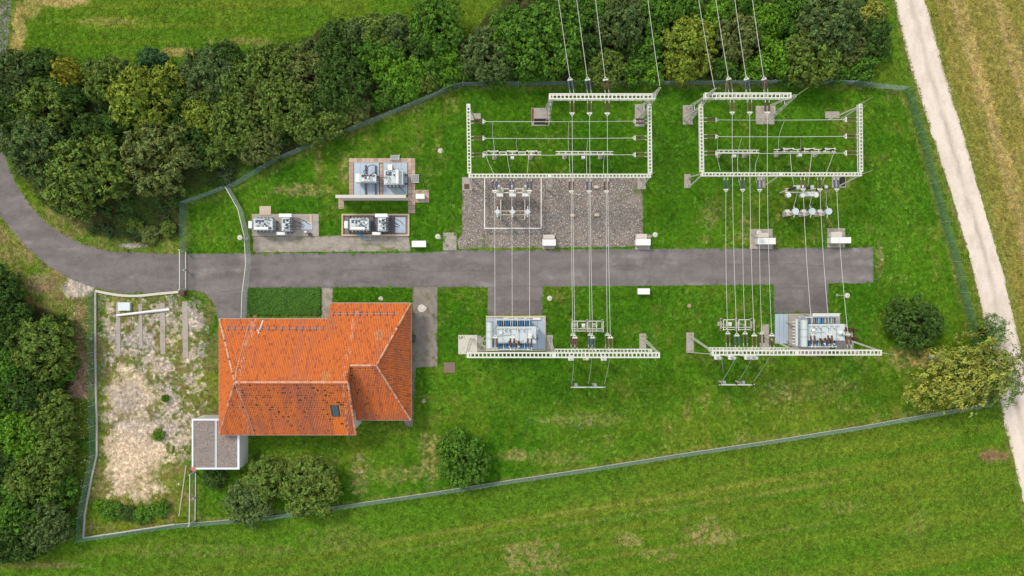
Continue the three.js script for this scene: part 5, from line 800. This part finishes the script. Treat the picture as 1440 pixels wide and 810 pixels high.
// ---------------------------------------------------------------- cabinets, lamps, lids
{
  const cab = (label, u0, u1, v0, v1, h, base) => { const a = P(u0, v0, h), b = P(u1, v1, h), w = b.x - a.x, d = b.z - a.z, g = thing('control_cabinet', label, 'cabinet', V((a.x + b.x) / 2, 0, (a.z + b.z) / 2)); mesh('housing', rbx(-w / 2 + .05, w / 2 - .05, 0.1, h - .06, -d / 2 + .05, d / 2 - .05, .03), M.plaster, g); mesh('roof', rbx(-w / 2, w / 2, h - .06, h, -d / 2, d / 2, .02), M.white, g); for (const s of [-1, 1]) { const dr = mesh('door', bx(s > 0 ? .01 : -w / 2 + .1, s > 0 ? w / 2 - .1 : -.01, .2, h - .15, d / 2 - .05, d / 2 - .03), M.white, g); mesh('handle', bx(s * .08 - .02, s * .08 + .02, h * .5, h * .5 + .15, d / 2 - .03, d / 2), M.dark, dr); } if (base) mesh('plinth', bx(base[0] - g.position.x, base[1] - g.position.x, -.05, .1, base[2] - g.position.z, base[3] - g.position.z), base[4] || M.concrete, g); return g; };
  const bs = (u0, u1, v0, v1) => [gx(u0), gx(u1), gz(v0), gz(v1)];
  cab('white two-door control cabinet at the gravel bed edge near the middle', 762.7, 781.7, 336.5, 345.5, 1.3, bs(763, 780, 330, 350));
  cab('white control cabinet at the gravel bed corner beside the lamp', 894, 915, 336, 345, 1.3, bs(893, 914, 330, 351));
  cab('long white cabinet on a paver plinth beside two lamps', 1065.5, 1091, 334.5, 343.5, 1.4, bs(1054, 1086, 322, 350));
  cab('long white cabinet on a grey plinth at the far grass side', 1168.5, 1197, 333.5, 342, 1.4, bs(1163, 1188, 321, 348));
  const low = (label, u0, u1, v0, v1, m = M.white, h = .9) => { const a = P(u0, v0, h), b = P(u1, v1, h), g = thing('service_box', label, 'cabinet', V((a.x + b.x) / 2, 0, (a.z + b.z) / 2)), w = b.x - a.x, d = b.z - a.z; mesh('housing', rbx(-w / 2 + .04, w / 2 - .04, 0, h - .05, -d / 2 + .04, d / 2 - .04, .03), M.plaster, g); mesh('lid', rbx(-w / 2, w / 2, h - .05, h, -d / 2, d / 2, .02), m, g); };
  low('low pinkish box behind the cabinet near the gravel middle', 764, 780, 330, 336, M.pale); low('low pinkish box behind the gravel corner cabinet', 895, 910, 329, 336, M.pale);
  low('low pale box behind the long cabinet with paver plinth', 1066, 1081, 327.5, 334, M.pale); low('low pale box behind the long cabinet on grey plinth', 1169, 1184.5, 326, 333.5, M.pale);
  low('white service box at the end of the paver path by the road', 579, 599, 338.5, 347.5); low('white service box on the lawn across the road from gravel corner', 897, 914, 405.5, 414); low('small white box on the pavers by the fire wall', 584.5, 597, 272.5, 279.5);
  const lamp = (label, u, v, h, ub, vb) => { const p = P(u, v, h), g = thing('lamp_post', label, 'lamp', V(p.x, 0, p.z)); mesh('pole', rod(V(0, 0, 0), V(0, h - .25, 0), .06, .045, 8), M.galv, g); mesh('lamp_shade', new THREE.LatheGeometry([new THREE.Vector2(.06, -.25), new THREE.Vector2(.2, -.2), new THREE.Vector2(.36, -.05), new THREE.Vector2(.34, .02), new THREE.Vector2(.14, .08), new THREE.Vector2(.001, .1)], 20).translate(0, h - .05, 0), M.pale, g); mesh('finial', cyl(.07, .05, .06, 0, h + .04, 0, 10), M.grey, g); mesh('footing', cyl(.2, .2, .14, 0, -.05, 0, 12), M.concrete, g); };
  lamp('round-headed lamp post beside the gravel corner cabinet', 921.5, 330, 3); lamp('round-headed lamp post on the lawn by the transformer stub', 773, 419.5, 3); lamp('round-headed lamp post between the oil tray and the gravel bed', 615.5, 332.5, 3); lamp('round-headed lamp post inside the fenced corner by the gate', 337, 334, 2.6); lamp('round-headed lamp post at the end of the asphalt', 1192, 415.5, 3); lamp('round-headed lamp post above the long cabinet with paver plinth', 1067.5, 327, 3.2); lamp('round-headed lamp post beside the house gable path', 596, 434, 2.2);
  // covers and lids in the ground
  const lid = (label, u, v, r, m, h = .07) => lone('manhole_cover', [cyl(r, r, h, gx(u), 0, gz(v), 24), cyl(r * .55, r * .5, .02, gx(u), h, gz(v), 16)], m, label, 'manhole');
  lid('round pale manhole cover on the gravel path by the house', 593, 433.5, .55, M.pale, .05);
  lid('small round concrete cover on the lawn behind the paved pad', 619.5, 212, .36, M.pale); lid('small round concrete cover by the house hedge corner', 535.5, 420, .32, M.pale); lid('round brown cap at the corner of the clipped hedge', 358.5, 444.5, .3, std(.36, .2, .13, .9)); lid('small pinkish cover on the lawn before the twin-leg gantry', 969, 430, .28, std(.4, .26, .19, .95)); lid('small round cap near the house wing corner', 596, 564, .3, M.concrete);
  lone('shaft_cover', plate(624, 640, 509.5, 524, .09), std(.2, .14, .12, .9, 0, { map: mottle([1, .97, .95], .5, .09, 34) }), 'dark square shaft cover in the lawn near the gravel path', 'cover');
  lone('shaft_cover', plate(623, 642, 327, 352, .07), M.concrete, 'weathered slab at the road edge before the gravel bed', 'slab');
  for (const [u, v, l] of [[838, 263.5, 'small tan block on the gravel under the conductors'], [804.5, 303, 'white capped block on the gravel near the barrier'], [838.5, 302.5, 'small tan block on the gravel with dark side']]) { const g = thing('concrete_block', l, 'block', V(gx(u), 0, gz(v))); mesh('block', rbx(-.3, .3, 0, .5, -.2, .2, .05), std(.55, .47, .38, .9), g); mesh('fitting', rbx(.3, .5, 0, .32, -.16, .16, .03), M.concrete, g); }
  lone('drain_grate', plate(766, 776, 250, 268, .05), std(.24, .23, .19, .9), 'greyish mossy slab in the gravel under the busbar beam', 'slab');
  const clip = lone('ground_box', [rbx(gx(1304), gx(1312), 0, .5, gz(499), gz(505), .04), cyl(.1, .1, .15, gx(1308), .5, gz(502), 8)], M.grey, 'small grey box on the dry patch beside the dark round bush', 'box');
}
// ---------------------------------------------------------------- bare yard things
{
  const strip = (label, u0, u1, v0, v1) => lone('foundation_strip', rough([[u0, v0], [u1, v0], [u1 + 1, v1], [u0 + 1, v1]], .6, 6) && sheetBlock(rough([[u0, v0], [u1, v0], [u1 + 1, v1], [u0 + 1, v1]], .5, 6), .07), M.concrete, label, 'foundation', 'foundation strips in the bare yard');
  function sheetBlock(poly, h) { const s = new THREE.Shape(poly.map(([u, v]) => new THREE.Vector2(gx(u), -gz(v)))); return new THREE.ExtrudeGeometry(s, { depth: h + .05, bevelEnabled: false }).rotateX(-Math.PI / 2).translate(0, -.05, 0); }
  strip('old concrete foundation strip below the white pipe', 163.5, 169, 424, 500); strip('old concrete foundation strip below the white pipe', 195, 200, 427, 490); strip('old concrete foundation strip below the white pipe', 225, 232, 426, 498);
  strip('pale concrete foundation strip at the overgrown yard side', 256.5, 264, 424, 503);
  const b = P(176, 431, .5); lone('steel_crate', [rbx(b.x - .62, b.x + .62, 0, .45, b.z - .58, b.z + .58, .04), bx(b.x - 1.15, b.x - .66, 0, .3, b.z - .55, b.z + .6)], std(.55, .62, .66, .6), 'pale square steel crate beside the white pipe', 'crate');
  lone('white_pipe', [rod(P(164, 443.5, .25), P(238.5, 435, .25), .17, .2, 14), rod(P(190, 441, .45), P(228, 436, .42), .05, .05, 8)], M.white, 'long white pipe lying across the foundation strips', 'pipe');
  lone('steel_plank', bx(-.09, .09, 0, .08, -3.6, 3.6).rotateY(-.14).translate(gx(257), .02, gz(690)), std(.36, .30, .21, .9), 'weathered plank lying in the grass of the yard corner', 'plank');
}
console.log('small things done');
// ---------------------------------------------------------------- trees and shrubs
function crownGeo(seed, clumps, leaves, opt = {}) { // unit radius, crown from y = low to y = top
  const r = rng(seed), lobes = [], hgt = opt.hgt || 1.0, low = opt.low ?? 0.18, nl = opt.lobes || 12;
  for (let i = 0; i < nl; i++) { const a = i * 2.399 + r() * .8, q = i === 0 ? 0 : (opt.lob ? 0.12 + 0.68 * Math.sqrt(r()) : 0.30 + 0.42 * r()), rr = (0.30 + 0.20 * r()) * (opt.lob || 1); lobes.push([Math.cos(a) * q, low + rr * .6 + (hgt - low - rr * 1.2) * (1 - q * .75) * (0.45 + .55 * r()), Math.sin(a) * q, rr]); }
  lobes[0][1] = hgt - lobes[0][3];
  const pos = [], col = [], nor = [], L = opt.leaf || 0.07;
  const d = new THREE.Vector3(), t = new THREE.Vector3(), b = new THREE.Vector3(), n = new THREE.Vector3(), c = new THREE.Vector3();
  for (let k = 0; k < clumps; k++) {
    const lo = lobes[Math.floor(r() * nl)], inner = r() < 0.08;
    do { d.set(r() * 2 - 1, r() * 2 - 1, r() * 2 - 1); } while (d.lengthSq() > 1 || d.lengthSq() < .01 || d.y < -.55 * d.length()); d.normalize();
    const rad = lo[3] * (inner ? 0.3 + .4 * r() : (opt.tight ? 0.80 + .28 * r() : 0.62 + .58 * r()));
    c.set(lo[0] + d.x * rad, lo[1] + d.y * rad * .95, lo[2] + d.z * rad); if (c.y < low * .5) c.y = low * .5 + r() * .1;
    if (!inner && lobes.some(q => q !== lo && (c.x - q[0]) ** 2 + (c.y - q[1]) ** 2 + (c.z - q[2]) ** 2 < (q[3] * .7) ** 2) && r() < .88) continue;
    const tone = 0.6 + 0.85 * r(), hue = r() - .5, cr = (opt.clump || .1) * (0.7 + .7 * r());
    for (let i = 0; i < leaves; i++) {
      const ox = (r() + r() - 1) * cr, oy = (r() + r() - 1) * cr * .7, oz = (r() + r() - 1) * cr;
      n.copy(d).multiplyScalar(.8).add(V((r() - .5) * 1.5, .45 + (r() - .5) * 1.2, (r() - .5) * 1.5)).normalize();
      t.set(r() - .5, r() - .5, r() - .5).cross(n).normalize(); b.crossVectors(n, t);
      const l = L * (.65 + .7 * r()), w = l * .42, x = c.x + ox, y = c.y + oy, z = c.z + oz;
      const A = [x - t.x * l, y - t.y * l, z - t.z * l], B = [x + b.x * w + n.x * l * .12, y + b.y * w + n.y * l * .12, z + b.z * w + n.z * l * .12], Cc = [x + t.x * l, y + t.y * l, z + t.z * l], D = [x - b.x * w + n.x * l * .12, y - b.y * w + n.y * l * .12, z - b.z * w + n.z * l * .12];
      pos.push(...A, ...Cc, ...B, ...A, ...D, ...Cc); const f = tone * (.85 + .3 * r()); const cc = [f * (1 + hue * .3), f, f * (1 - hue * .3)]; for (let q = 0; q < 6; q++) { col.push(...cc); nor.push(n.x, n.y, n.z); }
    }
  }
  const g = new THREE.BufferGeometry(); g.setAttribute('position', new THREE.Float32BufferAttribute(pos, 3)); g.setAttribute('normal', new THREE.Float32BufferAttribute(nor, 3)); g.setAttribute('color', new THREE.Float32BufferAttribute(col, 3)); g.userData.lobes = lobes; return g;
}
function trunkGeo(lobes, hgt, seed) { const gs = [rod(V(0, -.02, 0), V(.02, hgt * .45, .01), .05, .03, 8)]; for (const q of lobes) gs.push(rod(V(.01, hgt * .12, 0), V(q[0] * .85, q[1], q[2] * .85), .026, .008, 5)); return merge(gs); }
const bigC = [0, 1, 2, 3].map(i => crownGeo(200 + i, 1500, 10, { lobes: 34 + 3 * i, lob: .60, hgt: 1.08, low: .12, leaf: .046, clump: .066 }));
const midC = [0, 1, 2].map(i => crownGeo(300 + i, 820, 10, { lobes: 20 + 2 * i, lob: .68, hgt: 1.15, low: .06, leaf: .066, clump: .09 }));
const looseC = crownGeo(401, 880, 12, { lobes: 26, lob: .7, hgt: 1.0, low: .28, leaf: .032, clump: .085 });
const roundC = (() => crownGeo(402, 1900, 10, { lobes: 30, lob: .72, tight: 1, hgt: 1.25, low: .05, leaf: .042, clump: .055 }))();
const trunks = new Map(); for (const g of [...bigC, ...midC, looseC, roundC]) trunks.set(g, trunkGeo(g.userData.lobes, 1, 1));
const leafMats = {};
function leafMat(key) { if (!leafMats[key]) { const c = { dark: [.054, .110, .020], grey: [.092, .148, .042], olive: [.118, .188, .032], green: [.080, .184, .020], bright: [.108, .245, .018], yellow: [.192, .258, .030], gold: [.290, .300, .030], brown: [.136, .176, .046], blue: [.050, .118, .040], ochre: [.262, .290, .052] }[key]; leafMats[key] = new THREE.MeshPhysicalMaterial({ color: new THREE.Color().setRGB(...c), vertexColors: true, roughness: .8, specularIntensity: 0.25, side: THREE.DoubleSide }); } return leafMats[key]; }
const treeR = rng(77);
function tree(kind, u, v, rpx, tone, label, group, opt = {}) {
  const R = rpx * .1, hf = opt.hf || 1.5, H = Math.max(1.2, Math.min(opt.maxH || 8.5, R * hf)), hm = H * .55; const p = P(u, v, hm);
  const R2 = R * (HC - hm) / HC * 1.06; const pool = kind === 'loose' ? [looseC] : kind === 'round' ? [roundC] : R > 2.6 ? bigC : midC; const cg = pool[Math.floor(treeR() * pool.length)];
  const g = thing(opt.name || (R > 2.6 ? 'broadleaf_tree' : 'shrub'), label, opt.cat || (R > 2.6 ? 'tree' : 'shrub'), V(p.x, 0, p.z), group); g.rotation.y = treeR() * 6.283;
  const sx = R2 * (opt.sx || 1) * (.95 + .1 * treeR()), sz = R2 * (opt.sz || 1) * (.95 + .1 * treeR());
  const c = mesh('crown', cg, leafMat(tone), g); c.scale.set(sx, H, sz); if (opt.rot !== undefined) g.rotation.y = opt.rot;
  const t = mesh('trunk', trunks.get(cg), M.bark, g); t.scale.set(sx, H, sz); return g;
}
const toneWord = { dark: 'dark green', grey: 'grey green', olive: 'olive green', green: 'mid green', bright: 'bright green', yellow: 'yellow green', gold: 'golden yellow', brown: 'brownish olive', blue: 'bluish green', ochre: 'ochre' };
const fenceLine = [[262, 286], [318, 266], [395, 224], [527, 171], [652, 121], [900, 119], [1195, 119], [1270, 127]], yardLine = [[118, 756], [137, 638], [135, 410]], roadEdge = [[2, 150], [12, 234], [45, 296], [130, 348], [250, 357]], fieldEdge = [[-80, 76], [120, 82], [330, 68], [455, 40], [640, 22]];
const spot = (u, v, r) => dline(fenceLine, u, v) < r + 8 ? 'by the fence' : dline(roadEdge, u, v) < r + 12 ? 'at the road bend' : dline(fieldEdge, u, v) < r + 8 ? 'at the meadow edge' : dline(yardLine, u, v) < r + 26 ? 'facing the bare yard' : v < 30 ? 'under the overhead lines' : 'amid its belt';
const bulk = r => r >= 44 ? 'large' : r >= 34 ? 'broad' : r > 26 ? 'medium' : r >= 20 ? 'bushy' : 'small';
const beltTree = (u, v, r, tone, o) => tree('t', u, v, r, tone, `${bulk(r)} ${toneWord[tone]} ${r > 26 ? 'tree' : 'shrub'} of the tall belt by the curved road, ${spot(u, v, r)}`, 'plants of the belt by the curved road', o);
for (const a of [[18, 105, 36, 'grey'], [62, 100, 30, 'dark'], [95, 102, 19, 'gold', { hf: 2.5 }], [45, 205, 44, 'grey'], [62, 150, 38, 'olive'], [118, 248, 58, 'olive'], [96, 140, 26, 'dark'], [150, 112, 32, 'olive'], [196, 140, 46, 'yellow'], [214, 88, 20, 'blue'], [236, 112, 26, 'yellow'], [222, 224, 50, 'brown'], [165, 180, 30, 'dark'], [292, 108, 40, 'grey'], [322, 120, 34, 'olive'], [286, 158, 32, 'yellow'], [328, 178, 38, 'olive'], [375, 100, 38, 'olive'], [398, 150, 40, 'olive'], [432, 104, 32, 'brown'], [436, 176, 32, 'olive'], [484, 118, 38, 'dark'], [268, 196, 30, 'dark'], [365, 205, 28, 'brown'], [128, 190, 30, 'dark'], [15, 160, 30, 'dark'], [-2, 128, 30, 'grey'], [500, 152, 22, 'brown'], [460, 140, 28, 'dark'], [250, 150, 26, 'dark'], [350, 145, 28, 'brown'], [300, 215, 22, 'olive'], [318, 82, 24, 'dark'], [410, 80, 22, 'olive'], [12, 205, 16, 'grey'], [465, 168, 24, 'olive']]) beltTree(...a);
const hedgeTree = (u, v, r, tone, o) => tree('t', u, v, r, tone, `${bulk(r)} ${toneWord[tone]} ${r > 26 ? 'tree' : 'shrub'} in the lower belt at the slanting fence, ${spot(u, v, r)}`, 'plants of the belt at the slanting fence', o);
for (const a of [[470, 52, 22, 'dark'], [500, 46, 22, 'grey'], [532, 42, 24, 'olive'], [560, 44, 22, 'grey'], [480, 78, 24, 'dark'], [520, 70, 22, 'green'], [612, 36, 40, 'green'], [596, 60, 26, 'dark'], [550, 74, 20, 'green'], [538, 96, 20, 'bright'], [562, 104, 22, 'bright'], [588, 98, 20, 'bright'], [610, 92, 20, 'green'], [632, 88, 22, 'bright'], [575, 124, 18, 'bright'], [604, 114, 16, 'olive'], [548, 132, 18, 'green'], [525, 88, 10, 'ochre'], [612, 76, 14, 'yellow'], [606, 108, 10, 'ochre'], [532, 142, 12, 'green'], [628, 110, 16, 'green']]) hedgeTree(...a);
const lineTree = (u, v, r, tone, o) => tree('t', u, v, r, tone, `${bulk(r)} ${toneWord[tone]} ${r > 26 ? 'tree' : 'shrub'} behind the line gantries, ${spot(u, v, r)}`, 'plants behind the line gantries', o);
for (const a of [[684, 76, 38, 'grey'], [724, 50, 40, 'green'], [770, 56, 52, 'green'], [790, 20, 34, 'green'], [745, 92, 26, 'green'], [872, 30, 38, 'grey'], [852, 96, 28, 'olive'], [840, 20, 24, 'green'], [818, 104, 16, 'bright'], [895, 100, 20, 'green'], [912, 66, 22, 'green'], [918, 104, 18, 'bright'], [925, 18, 26, 'green'], [972, 62, 40, 'yellow'], [960, 92, 24, 'yellow'], [1036, 52, 32, 'brown'], [1010, 20, 24, 'bright'], [1020, 96, 18, 'green'], [1075, 34, 28, 'bright'], [1092, 80, 26, 'bright'], [1060, 98, 18, 'bright'], [1110, 106, 16, 'green'], [1165, 34, 46, 'grey'], [1145, 78, 40, 'olive'], [1192, 66, 28, 'brown'], [1224, 50, 26, 'dark'], [1210, 92, 20, 'green'], [1180, 102, 16, 'green'], [1110, 20, 30, 'green'], [960, 12, 30, 'green'], [1045, 6, 24, 'green'], [820, 60, 26, 'dark'], [700, 108, 16, 'green'], [885, 70, 20, 'dark'], [1228, 20, 20, 'ochre'], [650, 98, 18, 'green'], [1240, 70, 14, 'green']]) lineTree(...a);
const leftTree = (u, v, r, tone, o) => tree('t', u, v, r, tone, `${bulk(r)} ${toneWord[tone]} ${r > 26 ? 'tree' : 'shrub'} of the wood beyond the yard kerb, ${spot(u, v, r)}`, 'plants of the wood beyond the yard', o);
for (const a of [[-4, 408, 32, 'dark'], [18, 450, 28, 'dark'], [62, 490, 44, 'olive'], [22, 512, 30, 'green'], [78, 462, 20, 'dark'], [45, 552, 36, 'dark'], [10, 570, 32, 'green'], [70, 580, 34, 'olive'], [30, 612, 36, 'bright'], [72, 632, 32, 'olive'], [5, 648, 32, 'dark'], [50, 672, 38, 'olive'], [82, 690, 24, 'green'], [22, 715, 36, 'green'], [66, 738, 34, 'grey'], [0, 760, 32, 'dark'], [40, 765, 24, 'dark'], [88, 520, 20, 'green'], [-10, 490, 28, 'dark'], [-10, 700, 30, 'dark'], [30, 660, 24, 'green'], [88, 650, 18, 'olive'], [95, 735, 14, 'green']]) leftTree(...a);
tree('round', 651, 644, 38, 'green', 'single dense round green tree by the meadow fence', null, { hf: 1.25 });
tree('t', 437, 684, 42, 'olive', 'yellowish green tree of the pair below the house', null, { hf: 1.2 });
tree('t', 376, 676, 34, 'olive', 'smaller yellowish green tree between house and meadow fence', null, { hf: 1.2 });
tree('t', 350, 706, 32, 'grey', 'grey green bushy tree growing through the meadow fence', null, { hf: 1.1 });
tree('t', 300, 672, 17, 'dark', 'small dark shrub at the garage corner', null, { hf: 1.1 });
tree('round', 1285, 452, 38, 'dark', 'dense dark round bush on the lawn near the track', null, { hf: 1.05 });
tree('loose', 1350, 526, 58, 'ochre', 'large loose yellow-olive tree at the fence corner by the track', null, { hf: 1.25, sx: 1.25, sz: .88, rot: .5 });
tree('loose', 1394, 524, 44, 'olive', 'loose olive tree leaning over the gravel track', null, { hf: 1.3, sz: 1.1 });
tree('loose', 1326, 540, 36, 'yellow', 'yellowish outer tree of the fence corner clump', null, { hf: 1.2, rot: 1 });
tree('loose', 1390, 468, 26, 'green', 'slender green sapling beside the pale track', null, { hf: 1.7, name: 'sapling', cat: 'tree' });
for (const [u, v, r, t] of [[155, 718, 14, 'green'], [178, 722, 13, 'dark'], [200, 724, 14, 'green'], [225, 716, 13, 'green'], [140, 712, 9, 'bright']]) tree('t', u, v, r, t, `low ${toneWord[t]} weed bush in the corner of the bare yard`, `${t} weed bushes in the yard corner`, { hf: .8, name: 'weed_bush' });
for (const [u, v, r, t, l] of [[222, 612, 8, 'bright', 'leafy green weed bush beside the garage on bare yard'], [121, 628, 8, 'green', 'green weed bush at the outer side of the yard fence'], [210, 330, 13, 'brown', 'olive scrub bush at the road verge before the gate'], [236, 322, 11, 'olive', 'olive scrub bush touching the fence by the gate'], [190, 318, 12, 'olive', 'olive scrub bush under the belt trees by the road'], [232, 560, 5, 'bright', 'tiny green weed on the gravelly yard']]) tree('t', u, v, r, t, l, null, { hf: .6, name: 'weed_bush' });
{ // clipped lawn hedge by the house: dense low hedge block made of leaves
  const u0 = 350, u1 = 451, v0 = 405, v1 = 442, g = thing('hedge', 'rectangular block of dark leafy ground cover between road and house', 'hedge', V(gx(400), 0, gz(424)));
  const r = rng(818), pos = [], col = []; for (let k = 0; k < 9000; k++) { const x = gx(u0 + r() * (u1 - u0)) - g.position.x, z = gz(v0 + r() * (v1 - v0)) - g.position.z, y = .08 + .3 * fbm(x * 1.3 + 9, z * 1.3, 3) * (0.5 + r()), l = .09 + .08 * r(), a = r() * 6.28, ca = Math.cos(a), sa = Math.sin(a), w = l * .5, ty = (r() - .5) * .14; pos.push(x - ca * l, y - ty, z - sa * l, x - sa * w, y + .04, z + ca * w, x + ca * l, y + ty, z + sa * l, x - ca * l, y - ty, z - sa * l, x + ca * l, y + ty, z + sa * l, x + sa * w, y + .04, z - ca * w); const f = .7 + .7 * r(); for (let q = 0; q < 6; q++) col.push(f * (.9 + .3 * (k % 5) / 5), f, f); }
  const gg = new THREE.BufferGeometry(); gg.setAttribute('position', new THREE.Float32BufferAttribute(pos, 3)); gg.setAttribute('color', new THREE.Float32BufferAttribute(col, 3)); gg.computeVertexNormals(); const m = mesh('foliage', gg, new THREE.MeshPhysicalMaterial({ color: new THREE.Color().setRGB(.05, .15, .009), vertexColors: true, roughness: .8 }), g); m.userData.kind = 'stuff';
}
{ // undergrowth between the trees
  const r = rng(909), g0 = crownGeo(500, 70, 9, { lobes: 5, hgt: .7, low: .02, leaf: .14, clump: .2 }), ms = [], cs = [], mat4 = new THREE.Matrix4(), q = new THREE.Quaternion(), col = new THREE.Color();
  for (let k = 0; k < 5200; k++) { const u = -60 + r() * 1330, v = -50 + r() * 860; if (sd(beltTop, u, v) > -4 && sd(beltLeft, u, v) > -4) continue; const s = .45 + .55 * r(); q.setFromAxisAngle(V(0, 1, 0), r() * 6.28); ms.push(mat4.compose(V(gx(u), 0, gz(v)), q, V(s, s * (.8 + .6 * r()), s)).clone()); const c = [[.035, .09, .012], [.05, .12, .014], [.04, .075, .02], [.06, .10, .02]][Math.floor(r() * 4)], f = .8 + .4 * r(); cs.push([c[0] * f, c[1] * f, c[2] * f]); }
  const im = new THREE.InstancedMesh(g0, new THREE.MeshPhysicalMaterial({ color: 0xffffff, vertexColors: true, roughness: .8 }), ms.length); ms.forEach((m, i) => { im.setMatrixAt(i, m); im.setColorAt(i, col.setRGB(...cs[i])); }); im.name = 'undergrowth'; im.userData.kind = 'stuff'; tag(im, 'leafy undergrowth filling the gaps between the belt trees', 'undergrowth'); finish(im); scene.add(im);
  console.log('undergrowth', ms.length);
}
renderer.render(scene, camera);
